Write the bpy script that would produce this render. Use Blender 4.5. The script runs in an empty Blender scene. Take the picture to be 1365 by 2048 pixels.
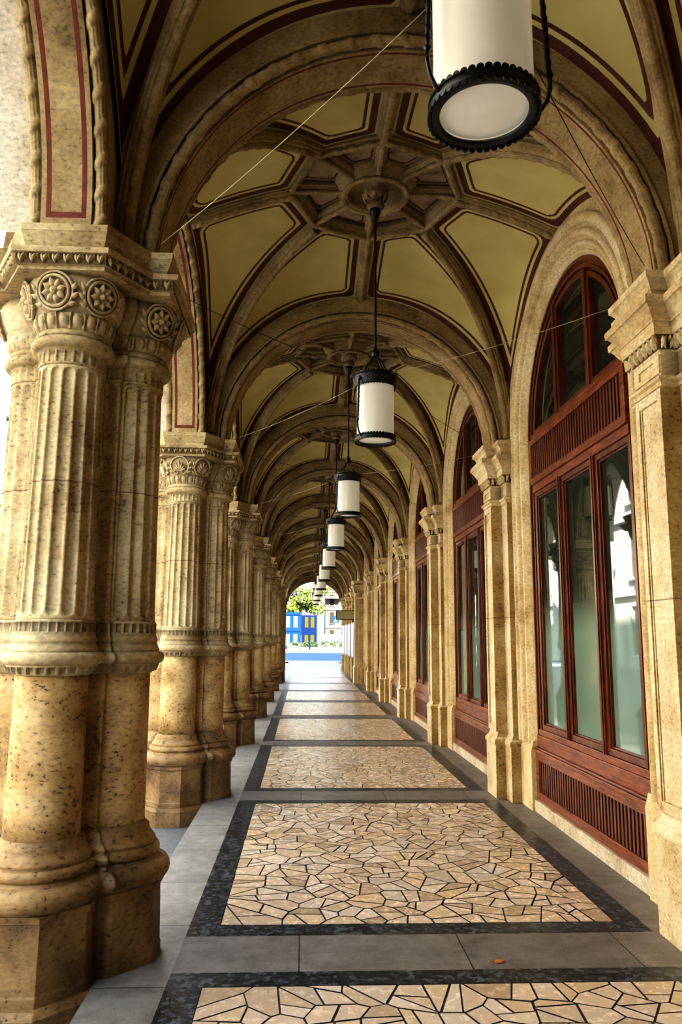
import bpy, bmesh, math, random
import numpy as np
from mathutils import Vector, Matrix
PI = math.pi
random.seed(7)
COL = bpy.context.scene.collection
SC = bpy.context.scene
P = 4.018
def YK(k): return 4.284 + P * k
PX = -1.25            # pier axis
VCX = 0.585           # corridor axis
ZS = 3.68             # springing

# ------------------------------------------------------------------ materials
def nodes(name):
    m = bpy.data.materials.new(name); m.use_nodes = True
    nt = m.node_tree; nt.nodes.clear()
    return m, nt
def N(nt, t, **kw):
    n = nt.nodes.new(t)
    for k, v in kw.items():
        if k in n.inputs: n.inputs[k].default_value = v
        else: setattr(n, k, v)
    return n
def L(nt, a, b): nt.links.new(a, b)
def ramp(nt, fac, stops, interp='LINEAR'):
    r = nt.nodes.new('ShaderNodeValToRGB'); r.color_ramp.interpolation = interp
    els = r.color_ramp.elements
    while len(els) < len(stops): els.new(0.5)
    for e, (p, c) in zip(els, stops):
        e.position = p; e.color = (c, c, c, 1) if isinstance(c, (int, float)) else (*c, 1)
    L(nt, fac, r.inputs[0]); return r.outputs[0]
def mix(nt, fac, a, b, mode='MIX'):
    n = nt.nodes.new('ShaderNodeMix'); n.data_type = 'RGBA'; n.blend_type = mode
    for sock, v in ((n.inputs[0], fac), (n.inputs[6], a), (n.inputs[7], b)):
        if hasattr(v, 'is_output'): L(nt, v, sock)
        elif isinstance(v, (int, float)): sock.default_value = v
        else: sock.default_value = (*v, 1)
    return n.outputs[2]
def math_n(nt, op, a, b=0.0, clamp=False):
    n = nt.nodes.new('ShaderNodeMath'); n.operation = op; n.use_clamp = clamp
    for sock, v in ((n.inputs[0], a), (n.inputs[1], b)):
        if hasattr(v, 'is_output'): L(nt, v, sock)
        else: sock.default_value = v
    return n.outputs[0]
def finish(nt, color, rough=0.6, normal=None, **kw):
    b = nt.nodes.new('ShaderNodeBsdfPrincipled'); o = nt.nodes.new('ShaderNodeOutputMaterial')
    for sock, v in (('Base Color', color), ('Roughness', rough)):
        if hasattr(v, 'is_output'): L(nt, v, b.inputs[sock])
        elif isinstance(v, (int, float)): b.inputs[sock].default_value = v
        else: b.inputs[sock].default_value = (*v, 1)
    if normal is not None: L(nt, normal, b.inputs['Normal'])
    for k, v in kw.items():
        b.inputs[k.replace('_', ' ')].default_value = v
    L(nt, b.outputs[0], o.inputs[0]); return b
def bump(nt, h, strength=0.3, dist=0.01):
    n = N(nt, 'ShaderNodeBump', Strength=strength, Distance=dist); L(nt, h, n.inputs['Height']); return n.outputs[0]
def objco(nt, rand=True, scale=None):
    t = nt.nodes.new('ShaderNodeTexCoord'); out = t.outputs['Object']
    if rand:
        oi = nt.nodes.new('ShaderNodeObjectInfo')
        m = N(nt, 'ShaderNodeVectorMath', operation='ADD')
        c = nt.nodes.new('ShaderNodeCombineXYZ'); v = math_n(nt, 'MULTIPLY', oi.outputs['Random'], 37.0)
        for i in range(3): L(nt, v, c.inputs[i])
        L(nt, out, m.inputs[0]); L(nt, c.outputs[0], m.inputs[1]); out = m.outputs[0]
    if scale:
        mp = N(nt, 'ShaderNodeMapping'); mp.inputs['Scale'].default_value = scale; L(nt, out, mp.inputs[0]); out = mp.outputs[0]
    return out
def noise(nt, co, scale, detail=4, rough=0.6):
    n = N(nt, 'ShaderNodeTexNoise', Scale=scale, Detail=detail, Roughness=rough); L(nt, co, n.inputs['Vector']); return n.outputs[0]

def stone(name, light, mid, dark, pit=0.6, rough=0.75, joints=None, pitcol=(0.05, 0.028, 0.010), bump_s=0.5, base_grime=0.0, point=0.0):
    m, nt = nodes(name)
    co = objco(nt)
    big = noise(nt, co, 2.6, 3, 0.65)
    col = ramp(nt, big, [(0.32, dark), (0.48, mid), (0.66, light)])
    # travertine pits, stretched along the bedding
    co2 = N(nt, 'ShaderNodeMapping'); co2.inputs['Scale'].default_value = (1, 1, 1.6); L(nt, co, co2.inputs[0])
    p1 = noise(nt, co2.outputs[0], 36, 3, 0.62)
    col = mix(nt, 0.55, col, ramp(nt, p1, [(0.36, 0.45), (0.62, 1.0)]), 'MULTIPLY')
    hgt = p1
    if pit > 0.05:
        thr = math_n(nt, 'ADD', p1, math_n(nt, 'MULTIPLY', big, 0.30))
        pits = ramp(nt, thr, [(0.475, 1.0), (0.525, 0.0)])
        pitf = math_n(nt, 'MULTIPLY', pits, pit)
        col = mix(nt, pitf, col, pitcol)
        hgt = math_n(nt, 'SUBTRACT', math_n(nt, 'MULTIPLY', p1, 0.6), pitf)
    t = nt.nodes.new('ShaderNodeTexCoord'); sp = nt.nodes.new('ShaderNodeSeparateXYZ'); L(nt, t.outputs['Object'], sp.inputs[0])
    if joints:
        for z in joints:
            d = math_n(nt, 'ABSOLUTE', math_n(nt, 'SUBTRACT', sp.outputs[2], z))
            f = math_n(nt, 'LESS_THAN', d, 0.004)
            col = mix(nt, math_n(nt, 'MULTIPLY', f, 0.7), col, (0.14, 0.055, 0.02))
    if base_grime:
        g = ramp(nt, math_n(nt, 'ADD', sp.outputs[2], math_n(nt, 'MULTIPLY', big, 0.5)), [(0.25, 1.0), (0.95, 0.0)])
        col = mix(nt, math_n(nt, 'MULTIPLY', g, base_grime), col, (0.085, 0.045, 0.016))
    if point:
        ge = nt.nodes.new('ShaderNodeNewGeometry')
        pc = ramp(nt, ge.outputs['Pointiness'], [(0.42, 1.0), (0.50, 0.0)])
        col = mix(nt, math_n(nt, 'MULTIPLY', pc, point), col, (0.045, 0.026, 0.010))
    finish(nt, col, rough, bump(nt, hgt, bump_s, 0.006) if bump_s else None)
    return m
M = {}
def plain(name, col, rough=0.5, var=0.0, scale=8, **kw):
    m, nt = nodes(name)
    c = col
    if var:
        n = noise(nt, objco(nt), scale, 4)
        c = mix(nt, ramp(nt, n, [(0.3, 0.0), (0.7, 1.0)]), tuple(x * (1 - var) for x in col), tuple(min(1, x * (1 + var)) for x in col))
    finish(nt, c, rough, **kw); return m
M['pier'] = stone('travertine_pier', (0.74, 0.53, 0.265), (0.56, 0.365, 0.15), (0.33, 0.185, 0.06), 0.8, 0.7)
M['pier_upper'] = stone('travertine_fluted', (0.68, 0.54, 0.31), (0.54, 0.40, 0.20), (0.34, 0.23, 0.105), 0.55, 0.75, (2.37,))
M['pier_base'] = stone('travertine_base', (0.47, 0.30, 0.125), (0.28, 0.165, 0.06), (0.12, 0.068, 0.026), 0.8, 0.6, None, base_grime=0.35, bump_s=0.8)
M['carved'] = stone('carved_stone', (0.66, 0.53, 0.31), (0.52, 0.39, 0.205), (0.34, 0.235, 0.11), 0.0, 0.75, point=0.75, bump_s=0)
M['impost'] = stone('impost_stone', (0.64, 0.51, 0.28), (0.50, 0.375, 0.18), (0.33, 0.225, 0.10), 0.5, 0.75, bump_s=0)
M['arch'] = stone('arch_stone', (0.50, 0.375, 0.18), (0.39, 0.275, 0.12), (0.25, 0.165, 0.065), 0.4, 0.8, bump_s=0)
M['arch_outer'] = stone('street_side_arch_stone', (0.74, 0.66, 0.50), (0.66, 0.57, 0.41), (0.52, 0.42, 0.27), 0.2, 0.8, bump_s=0)
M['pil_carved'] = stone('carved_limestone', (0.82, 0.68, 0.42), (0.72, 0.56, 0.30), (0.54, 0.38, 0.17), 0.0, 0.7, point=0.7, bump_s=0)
M['pil_rough'] = stone('bush_hammered_shaded_limestone', (0.56, 0.415, 0.20), (0.45, 0.30, 0.115), (0.30, 0.18, 0.055), 0.65, 0.8, (1.83,))
M['recess'] = plain('shadowed_recess', (0.13, 0.080, 0.030), 0.9)  # dark tone stands in for shade behind the carved leaves
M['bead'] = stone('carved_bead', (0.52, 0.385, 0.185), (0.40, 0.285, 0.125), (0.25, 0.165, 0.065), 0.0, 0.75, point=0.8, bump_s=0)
M['pilaster'] = stone('warm_limestone', (0.84, 0.725, 0.50), (0.74, 0.60, 0.365), (0.57, 0.42, 0.21), 0.25, 0.65, (1.83,))
M['wallstone'] = stone('surround_limestone', (0.82, 0.68, 0.42), (0.71, 0.55, 0.29), (0.53, 0.37, 0.16), 0.2, 0.7, bump_s=0)
M['plinth_white'] = stone('pale_plinth', (0.74, 0.67, 0.52), (0.64, 0.56, 0.41), (0.48, 0.39, 0.26), 0.2, 0.7, bump_s=0)
M['facade'] = plain('pale_facade', (0.66, 0.61, 0.53), 0.8, 0.08, 0.5)

M['red_line'] = plain('red_paint_line', (0.155, 0.034, 0.015), 0.8, 0.25, 14)
M['iron'] = plain('black_wrought_iron', (0.014, 0.016, 0.018), 0.38, 0.3, 30)
M['wire'] = plain('stay_wire_steel', (0.42, 0.36, 0.24), 0.45)
M['opal'] = plain('opal_glass', (0.72, 0.70, 0.62), 0.18, 0.06, 3, Subsurface_Weight=0.0, Emission_Color=(1.0, 0.90, 0.68, 1), Emission_Strength=0.05)
M['leaf_dry'] = plain('dry_leaf', (0.45, 0.16, 0.03), 0.6, 0.3, 60)
M['road'] = plain('asphalt', (0.16, 0.16, 0.17), 0.85, 0.2, 30)
M['plaza'] = plain('plaza_blue_shade', (0.030, 0.062, 0.115), 0.8, 0.15, 0.6, Specular_IOR_Level=0.1)  # blue of the building's shadow put into the ground colour
M['pale_plaza'] = plain('plaza_sunlit_paving', (0.105, 0.10, 0.095), 0.8, 0.1, 0.4, Specular_IOR_Level=0.1)  # paler copy for the sunlit ground past the shadow edge

def vault_mat():
    m, nt = nodes('painted_vault')
    at = N(nt, 'ShaderNodeAttribute', attribute_name='border'); d = at.outputs['Fac']
    co = objco(nt)
    n = noise(nt, co, 1.6, 3)
    field = mix(nt, ramp(nt, n, [(0.3, 0.0), (0.7, 1.0)]), (0.56, 0.46, 0.165), (0.70, 0.595, 0.25))
    brown = mix(nt, ramp(nt, noise(nt, co, 9), [(0.3, 0.0), (0.7, 1.0)]), (0.085, 0.020, 0.008), (0.135, 0.036, 0.015))
    edge = mix(nt, ramp(nt, noise(nt, co, 5), [(0.3, 0.0), (0.7, 1.0)]), (0.40, 0.35, 0.15), (0.52, 0.45, 0.22))
    def band(a, b):
        return math_n(nt, 'MULTIPLY', math_n(nt, 'GREATER_THAN', d, a), math_n(nt, 'LESS_THAN', d, b))
    col = mix(nt, math_n(nt, 'LESS_THAN', d, 0.022), field, edge)
    col = mix(nt, math_n(nt, 'ADD', band(0.022, 0.078), band(0.104, 0.128)), col, brown)
    finish(nt, col, 0.7)
    return m
M['vault'] = vault_mat()
def medal_mat():
    m, nt = nodes('medallion_panel')
    at = N(nt, 'ShaderNodeAttribute', attribute_name='border'); d = at.outputs['Fac']
    co = objco(nt)
    n = noise(nt, co, 7, 6, 0.7)
    field = ramp(nt, n, [(0.33, (0.17, 0.11, 0.06)), (0.46, (0.38, 0.27, 0.15)), (0.7, (0.46, 0.34, 0.20))])
    f = math_n(nt, 'MULTIPLY', math_n(nt, 'GREATER_THAN', d, 0.012), math_n(nt, 'LESS_THAN', d, 0.028))
    col = mix(nt, f, field, (0.12, 0.035, 0.025))
    finish(nt, col, 0.75); return m
M['medal'] = medal_mat()

def wood_mat():
    m, nt = nodes('varnished_wood')
    co = objco(nt, True, (9, 9, 1.1))
    n = noise(nt, co, 4.5, 3, 0.65); n2 = noise(nt, objco(nt), 1.5, 3)
    col = ramp(nt, n, [(0.3, (0.045, 0.007, 0.002)), (0.5, (0.135, 0.031, 0.008)), (0.72, (0.29, 0.068, 0.018))])
    col = mix(nt, 0.35, col, ramp(nt, n2, [(0.3, 0.55), (0.7, 1.0)]), 'MULTIPLY')
    finish(nt, col, 0.32, bump(nt, n, 0.12, 0.004), Coat_Weight=0.25, Coat_Roughness=0.2)
    return m
M['wood'] = wood_mat()
def woodh_mat():
    m, nt = nodes('varnished_wood_rail')
    co = objco(nt, True, (9, 1.1, 9))
    n = noise(nt, co, 4.5, 3, 0.65)
    col = ramp(nt, n, [(0.3, (0.07, 0.012, 0.004)), (0.5, (0.20, 0.050, 0.012)), (0.72, (0.38, 0.105, 0.028))])
    finish(nt, col, 0.34, bump(nt, n, 0.12, 0.004), Coat_Weight=0.25, Coat_Roughness=0.2)
    return m
M['woodh'] = woodh_mat()
M['wood_back'] = plain('dark_panel_backing', (0.016, 0.004, 0.0015), 0.6)  # near black to stand in for the shade between slats
def glass_mat(name, low):
    m, nt = nodes(name)
    t = nt.nodes.new('ShaderNodeTexCoord'); sp = nt.nodes.new('ShaderNodeSeparateXYZ'); L(nt, t.outputs['Object'], sp.inputs[0])
    f = ramp(nt, sp.outputs[2], [(0.0, 1.0), (1.0, 1.0)])
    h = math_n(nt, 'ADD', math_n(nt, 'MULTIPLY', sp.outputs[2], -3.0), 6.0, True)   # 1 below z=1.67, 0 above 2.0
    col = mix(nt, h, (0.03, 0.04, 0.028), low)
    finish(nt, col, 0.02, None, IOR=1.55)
    return m
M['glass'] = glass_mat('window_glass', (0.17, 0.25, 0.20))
M['glass_dark'] = plain('fanlight_glass', (0.02, 0.022, 0.016), 0.02, IOR=1.7)

def mosaic_mat():
    m, nt = nodes('crazy_paving_stone')
    at = N(nt, 'ShaderNodeAttribute', attribute_name='stone'); v = at.outputs['Fac']
    co = objco(nt, False)
    col = ramp(nt, v, [(0.0, (0.50, 0.375, 0.25)), (0.2, (0.68, 0.52, 0.38)), (0.42, (0.78, 0.62, 0.475)), (0.58, (0.70, 0.525, 0.33)), (0.78, (0.82, 0.68, 0.55)), (1.0, (0.60, 0.49, 0.37))])
    n = noise(nt, co, 16, 4, 0.68)
    col = mix(nt, 0.4, col, ramp(nt, n, [(0.25, 0.55), (0.7, 1.0)]), 'MULTIPLY')
    finish(nt, col, ramp(nt, n, [(0.3, 0.18), (0.7, 0.32)]), bump(nt, n, 0.10, 0.004)); return m
M['mosaic'] = mosaic_mat()
M['mortar'] = plain('dark_mortar', (0.040, 0.048, 0.056), 0.6)
def granite():
    m, nt = nodes('dark_granite_strip')
    co = objco(nt, False)
    v = N(nt, 'ShaderNodeTexVoronoi', Scale=38, Randomness=1.0); L(nt, co, v.inputs['Vector'])
    sx = nt.nodes.new('ShaderNodeSeparateColor'); L(nt, v.outputs['Color'], sx.inputs[0])
    n = noise(nt, co, 55, 4, 0.7)
    k = math_n(nt, 'ADD', math_n(nt, 'MULTIPLY', sx.outputs[0], 0.5), math_n(nt, 'MULTIPLY', n, 0.6))
    col = ramp(nt, k, [(0.3, (0.007, 0.009, 0.012)), (0.6, (0.022, 0.028, 0.036)), (0.80, (0.11, 0.13, 0.155))])
    finish(nt, col, ramp(nt, n, [(0.2, 0.22), (0.8, 0.45)]), bump(nt, n, 0.12, 0.003)); return m
M['granite'] = granite()
def slab(name, a, b, rough, spk=0.4, axis=None, period=0.8):
    m, nt = nodes(name)
    co = objco(nt, False)
    n = noise(nt, co, 3, 6, 0.7); s = noise(nt, co, 120, 3, 0.8); q = noise(nt, co, 12, 4, 0.7)
    col = mix(nt, ramp(nt, n, [(0.3, 0.0), (0.7, 1.0)]), a, b)
    col = mix(nt, spk, col, ramp(nt, s, [(0.3, 0.3), (0.62, 1.0)]), 'MULTIPLY')
    col = mix(nt, 0.35, col, ramp(nt, q, [(0.35, 0.5), (0.6, 1.0)]), 'MULTIPLY')
    if axis is not None:
        sp = nt.nodes.new('ShaderNodeSeparateXYZ'); L(nt, co, sp.inputs[0])
        t = math_n(nt, 'DIVIDE', sp.outputs[axis], period); fr = math_n(nt, 'FRACT', t)
        wn = N(nt, 'ShaderNodeTexWhiteNoise', noise_dimensions='1D'); L(nt, math_n(nt, 'FLOOR', t), wn.inputs['W'])
        col = mix(nt, 0.5, col, ramp(nt, wn.outputs['Value'], [(0.0, 0.55), (1.0, 1.0)]), 'MULTIPLY')
        col = mix(nt, math_n(nt, 'LESS_THAN', fr, 0.009), col, (0.03, 0.028, 0.026))
    finish(nt, col, rough, bump(nt, s, 0.35, 0.004)); return m
M['band'] = slab('grey_stone_band', (0.20, 0.175, 0.16), (0.35, 0.31, 0.285), 0.45, 0.6, 0, 0.86)
M['kerbstone'] = slab('pale_granite_kerb', (0.28, 0.26, 0.235), (0.46, 0.435, 0.395), 0.45, 0.45, 1, 0.78)
M['sidewalk'] = slab('grey_pavement', (0.15, 0.145, 0.14), (0.22, 0.21, 0.205), 0.7)
M['leafgreen'] = None
def foliage(name, a, b):
    m, nt = nodes(name)
    n = noise(nt, objco(nt), 1.3, 4)
    col = mix(nt, ramp(nt, n, [(0.35, 0.0), (0.65, 1.0)]), a, b)
    finish(nt, col, 0.55); return m
M['tree'] = foliage('sunlit_foliage', (0.016, 0.042, 0.002), (0.085, 0.100, 0.004))
M['hedge'] = foliage('hedge_foliage', (0.010, 0.028, 0.002), (0.038, 0.055, 0.005))
M['bark'] = plain('bark', (0.12, 0.08, 0.05), 0.9, 0.3, 10)
M['blue_light'] = plain('bright_blue_panel', (0.001, 0.014, 0.062), 0.5, Specular_IOR_Level=0.05)
M['blue_dark'] = plain('shaded_blue_panel', (0.0006, 0.005, 0.026), 0.5, Specular_IOR_Level=0.05)  # darker copy of the cabin blue, for its side away from the sun
M['white'] = plain('white_paint', (0.075, 0.075, 0.074), 0.4)
M['far_stone'] = plain('sunlit_palace_stone', (0.062, 0.053, 0.043), 0.8, 0.15, 0.6, Specular_IOR_Level=0.05)
M['far_win'] = plain('ochre_window', (0.016, 0.011, 0.005), 0.4, Specular_IOR_Level=0.05)
M['offwhite'] = plain('white_plaster', (0.10, 0.095, 0.09), 0.8)
M['olive'] = plain('yellowed_glass', (0.028, 0.027, 0.003), 0.3, Specular_IOR_Level=0.05)
M['red'] = plain('red_enamel', (0.060, 0.004, 0.002), 0.45, Specular_IOR_Level=0.05)
M['dark'] = plain('dark_glass', (0.02, 0.025, 0.03), 0.1)
M['tyre'] = plain('black_rubber', (0.02, 0.02, 0.02), 0.8)
M['grey'] = plain('grey_canvas', (0.03, 0.028, 0.026), 0.8)
M['khaki'] = plain('khaki_lightbox', (0.34, 0.32, 0.17), 0.4)
M['frame_brown'] = plain('red_brown_frame', (0.16, 0.035, 0.018), 0.4)
M['poster'] = plain('poster_paper', (0.30, 0.34, 0.40), 0.3)
M['poster_blue'] = plain('poster_blue', (0.06, 0.24, 0.60), 0.3)

# ------------------------------------------------------------------ mesh builder
class MB:
    def __init__(s): s.v = []; s.f = []; s.m = []; s.s = []
    def add(s, vs, fs, mat=0, smooth=False):
        o = len(s.v); s.v.extend([tuple(map(float, p)) for p in vs])
        for f in fs: s.f.append(tuple(i + o for i in f)); s.m.append(mat); s.s.append(smooth)
        return s
    def box(s, x0, x1, y0, y1, z0, z1, mat=0):
        v = [(x, y, z) for x in (x0, x1) for y in (y0, y1) for z in (z0, z1)]
        return s.add(v, [(0, 1, 3, 2), (4, 6, 7, 5), (0, 4, 5, 1), (2, 3, 7, 6), (0, 2, 6, 4), (1, 5, 7, 3)], mat)
    def grid(s, rows, mat=0, smooth=True, closed=False, cap=False):
        """rows: list of equal-length rings"""
        n = len(rows[0]); vs = [p for r in rows for p in r]; fs = []
        for i in range(len(rows) - 1):
            for j in range(n if closed else n - 1):
                k = (j + 1) % n
                fs.append((i * n + j, i * n + k, (i + 1) * n + k, (i + 1) * n + j))
        s.add(vs, fs, mat, smooth)
        if cap:
            o = len(s.v) - len(vs)
            for i in (0, len(rows) - 1):
                s.f.append(tuple(o + i * n + j for j in range(n))); s.m.append(mat); s.s.append(False)
        return s
    def build(s, name, mats, parent=None, bevel=0.0, recalc=True, attr=None):
        me = bpy.data.meshes.new(name); me.from_pydata(s.v, [], s.f)
        if not isinstance(mats, (list, tuple)): mats = [mats]
        for m in mats: me.materials.append(m)
        me.polygons.foreach_set('material_index', s.m); me.polygons.foreach_set('use_smooth', s.s)
        if recalc:
            bm = bmesh.new(); bm.from_mesh(me); bmesh.ops.recalc_face_normals(bm, faces=bm.faces); bm.to_mesh(me); bm.free()
        if attr is not None:
            a = me.attributes.new('border', 'FLOAT', 'POINT'); a.data.foreach_set('value', attr)
        me.update()
        o = bpy.data.objects.new(name, me); COL.objects.link(o)
        if parent: o.parent = parent
        if bevel:
            b = o.modifiers.new('edge', 'BEVEL'); b.width = bevel; b.segments = 2; b.limit_method = 'ANGLE'; b.angle_limit = 0.7
        return o
def thing(name, label, cat, loc=(0, 0, 0), group=None):
    o = bpy.data.objects.new(name, None); COL.objects.link(o); o.location = loc; o.empty_display_size = 0.2
    o['label'] = label; o['category'] = cat
    if group: o['group'] = group
    return o
def tag(o, label, cat, group=None):
    o['label'] = label; o['category'] = cat
    if group: o['group'] = group
    return o
def struct(o): o['kind'] = 'structure'; return o
def dup(root, loc, label=None, group=None):
    def rec(o, par):
        c = o.copy(); COL.objects.link(c)
        if par: c.parent = par
        for ch in list(o.children): rec(ch, c)
        return c
    r = rec(root, None); r.location = loc
    if label: r['label'] = label
    if group: r['group'] = group
    return r
def offset_poly(pts, d):
    """miter offset of a CCW polygon by d outward"""
    n = len(pts); out = []
    for i in range(n):
        p0, p1, p2 = np.array(pts[i - 1], float), np.array(pts[i], float), np.array(pts[(i + 1) % n], float)
        e1 = p1 - p0; e2 = p2 - p1; e1 /= np.linalg.norm(e1); e2 /= np.linalg.norm(e2)
        n1 = np.array([e1[1], -e1[0]]); n2 = np.array([e2[1], -e2[0]])
        b = n1 + n2; k = b @ b
        out.append(tuple(p1 + b * (2 * d / k)) if k > 1e-6 else tuple(p1 + n1 * d))
    return out
def frames(pts, ref):
    """tangent / side / up frames along a polyline; ref(i) gives the up hint"""
    pts = [np.array(p, float) for p in pts]; out = []
    for i, p in enumerate(pts):
        t = pts[min(i + 1, len(pts) - 1)] - pts[max(i - 1, 0)]; t /= np.linalg.norm(t)
        u = np.array(ref(i), float); u = u - t * (u @ t); u /= np.linalg.norm(u)
        out.append((p, t, np.cross(t, u), u))
    return out
def resample(pts, step):
    pts = np.array(pts, float); seg = np.linalg.norm(np.diff(pts, axis=0), axis=1); cum = np.concatenate([[0], np.cumsum(seg)])
    n = max(2, int(cum[-1] / step) + 1); s = np.linspace(0, cum[-1], n)
    return np.stack([np.interp(s, cum, pts[:, k]) for k in range(3)], 1), s
def tube(mb, pts, r, n=8, mat=0, cap=True):
    fr = frames(pts, lambda i: (0.31, 0.22, 0.92)); rows = []
    for i, (p, t, sd, u) in enumerate(fr):
        rr = r[i] if hasattr(r, '__len__') else r
        rows.append([p + sd * rr * math.cos(2 * PI * j / n) + u * rr * math.sin(2 * PI * j / n) for j in range(n)])
    mb.grid(rows, mat, True, True, cap)
def reed_tube(mb, pts, R, ref, period=0.165, step=0.0105, n=30, mat=0, ribbon=0.055):
    pts, s = resample(pts, step); fr = frames(pts, ref); rows = []
    for (p, t, sd, u), si in zip(fr, s):
        ring = []
        for j in range(n):
            a = 2 * PI * j / n
            q = (si + 0.9 * R * math.sin(a)) % period
            if q < ribbon:
                rr = R * (1.16 + 0.05 * math.sin(PI * q / ribbon))
            else:
                x = (q - ribbon) / (period - ribbon)
                rr = R * (0.62 + 0.38 * abs(math.cos(5 * a)) ** 0.6)
            ring.append(p + sd * rr * math.cos(a) + u * rr * math.sin(a))
        rows.append(ring)
    mb.grid(rows, mat, True, True, True)
def twist_tube(mb, p0, p1, r, turns, n=10, k=3, mat=0, rows_n=None):
    p0 = np.array(p0, float); p1 = np.array(p1, float); rn = rows_n or int(turns * 8) + 2
    ts = np.linspace(0, 1, rn); fr = frames([p0 + (p1 - p0) * t for t in ts], lambda i: (0.31, 0.92, 0.22)); rows = []
    for (p, t, sd, u), q in zip(fr, ts):
        rows.append([p + (sd * math.cos(2 * PI * j / n) + u * math.sin(2 * PI * j / n)) * r * (1 + 0.28 * math.cos(k * 2 * PI * j / n + q * turns * 2 * PI)) for j in range(n)])
    mb.grid(rows, mat, True, True, True)
def lathe(mb, prof, n=32, c=(0, 0), mat=0, smooth=True, cap=False):
    mb.grid([[(c[0] + r * math.cos(2 * PI * j / n), c[1] + r * math.sin(2 * PI * j / n), z) for j in range(n)] for r, z in prof], mat, smooth, True, cap)
def torus(mb, c, ax_u, ax_v, nrm, R, r, n=28, m=8, mat=0, a0=0, a1=2 * PI):
    c, ax_u, ax_v, nrm = [np.array(q, float) for q in (c, ax_u, ax_v, nrm)]
    full = abs(a1 - a0 - 2 * PI) < 1e-6; k = n if full else n + 1; rows = []
    for i in range(k + (1 if full else 0)):
        a = a0 + (a1 - a0) * i / n; d = ax_u * math.cos(a) + ax_v * math.sin(a)
        rows.append([c + d * (R + r * math.cos(2 * PI * j / m)) + nrm * r * math.sin(2 * PI * j / m) for j in range(m)])
    mb.grid(rows, mat, True, True)
def petal(mb, c, d, side, nrm, L_, W, H, mat=0, curl=0.0):
    """a leaf shaped bump from c along d"""
    c, d, side, nrm = [np.array(q, float) for q in (c, d, side, nrm)]; rows = []
    for i in range(6):
        t = i / 5; w = W * math.sin(PI * (0.08 + 0.92 * t) ** 0.8) * (1 if i < 5 else 0.0) + 0.0004
        row = []
        for j in range(5):
            s = (j - 2) / 2
            row.append(c + d * L_ * t + side * w * s + nrm * (H * (1 - s * s * 0.9) * math.sin(PI * min(1, 0.15 + 0.75 * t)) + curl * t * t))
        rows.append(row)
    mb.grid(rows, mat, True)

# ------------------------------------------------------------------ clustered pier
CIRC = [(0, -0.30), (0.25, 0.0), (0, 0.30), (-0.25, 0.0)]
CORE = (0.235, 0.20)
NTH = 640
TH = np.linspace(0, 2 * PI, NTH, endpoint=False)
UX, UY = np.cos(TH), np.sin(TH)
def circ_ring(R, core_d=0.0, mod=None):
    """outline of four merged columns and the core; mod(phi, idx)->radial change"""
    best = np.minimum((CORE[0] + core_d) / np.maximum(abs(UX), 1e-9), (CORE[1] + core_d) / np.maximum(abs(UY), 1e-9))
    if mod is not None:
        hx, hy = best * UX, best * UY
        onY = abs(abs(hy) - (CORE[1] + core_d)) < 1e-6
        best = best + np.where(onY, mod(None, hx), 0)
    for cx, cy in CIRC:
        b = cx * UX + cy * UY; disc = R * R - (cx * cx + cy * cy - b * b)
        ok = disc > 0; r = np.where(ok, b + np.sqrt(np.maximum(disc, 0)), 0)
        if mod is not None:
            phi = np.arctan2(r * UY - cy, r * UX - cx)
            r = np.where(ok, r + mod(phi, None), 0)
        best = np.maximum(best, r)
    return best
def oct_ring(ap, dg):
    best = np.zeros(NTH)
    for cx, cy in CIRC:
        tmin = np.zeros(NTH); tmax = np.full(NTH, 9.0)
        for k in range(8):
            a = k * PI / 4; d = ap if k % 2 == 0 else dg
            nx, ny = math.cos(a), math.sin(a); dn = nx * UX + ny * UY; rhs = d + nx * cx + ny * cy
            tmax = np.where(dn > 1e-9, np.minimum(tmax, rhs / np.where(dn > 1e-9, dn, 1)), tmax)
            tmin = np.where(dn < -1e-9, np.maximum(tmin, rhs / np.where(dn < -1e-9, dn, -1)), tmin)
            tmax = np.where((abs(dn) <= 1e-9) & (rhs < 0), -1, tmax)
        best = np.maximum(best, np.where(tmax > tmin, tmax, 0))
    return best
def ring3(r, z):
    return np.stack([r * UX, r * UY, np.full(NTH, z)], 1).tolist()
def pier_part(levels, name, mat, parent, smooth=True, cap=True, bevel=0):
    mb = MB(); mb.grid([ring3(r, z) for r, z in levels], 0, smooth, True, cap)
    return mb.build(name, mat, parent)
def arc_prof(pairs):
    return pairs
NFL = 16
def flute(depth, zz, z0, z1, halfw=0.40):
    """flute cross-section by angle, with rounded ends"""
    def mod(phi, hx):
        if phi is None:
            loc = (abs(hx) - 0.187) / 0.030; Rl = 0.030
        else:
            per = 2 * PI / NFL; q = ((phi / per) % 1.0) - 0.5; loc = q / halfw; Rl = 0.030
        e = min(zz - z0, z1 - zz)
        w = 1.0 if e > Rl else (math.sqrt(max(0, 1 - ((Rl - e) / Rl) ** 2)) if e > 0 else 0.0)
        if w < 0.02: return np.zeros(NTH)
        x = loc / w
        return -depth * w * np.sqrt(np.maximum(0, 1 - x * x))
    return mod
def teeth(depth, n, duty=0.3):
    def mod(phi, hx):
        if phi is None: q = (hx / 0.04) % 1.0
        else: q = (phi * n / (2 * PI)) % 1.0
        return np.where(q > duty, -depth, 0.0)
    return mod
def eggs(amp, n, zt):
    def mod(phi, hx):
        if phi is None: q = ((hx / 0.055) % 1.0) - 0.5
        else: q = ((phi * n / (2 * PI)) % 1.0) - 0.5
        w = 0.36 * math.sqrt(max(0.02, 1 - (2 * zt - 1.0) ** 2))
        dome = np.sqrt(np.maximum(0, 1 - (q / w) ** 2)) * amp * math.sin(PI * min(1, max(0, zt)) * 0.9 + 0.15)
        rim = np.where(abs(q) > 0.44, amp * 0.8, 0)
        return dome + rim
    return mod

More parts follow.
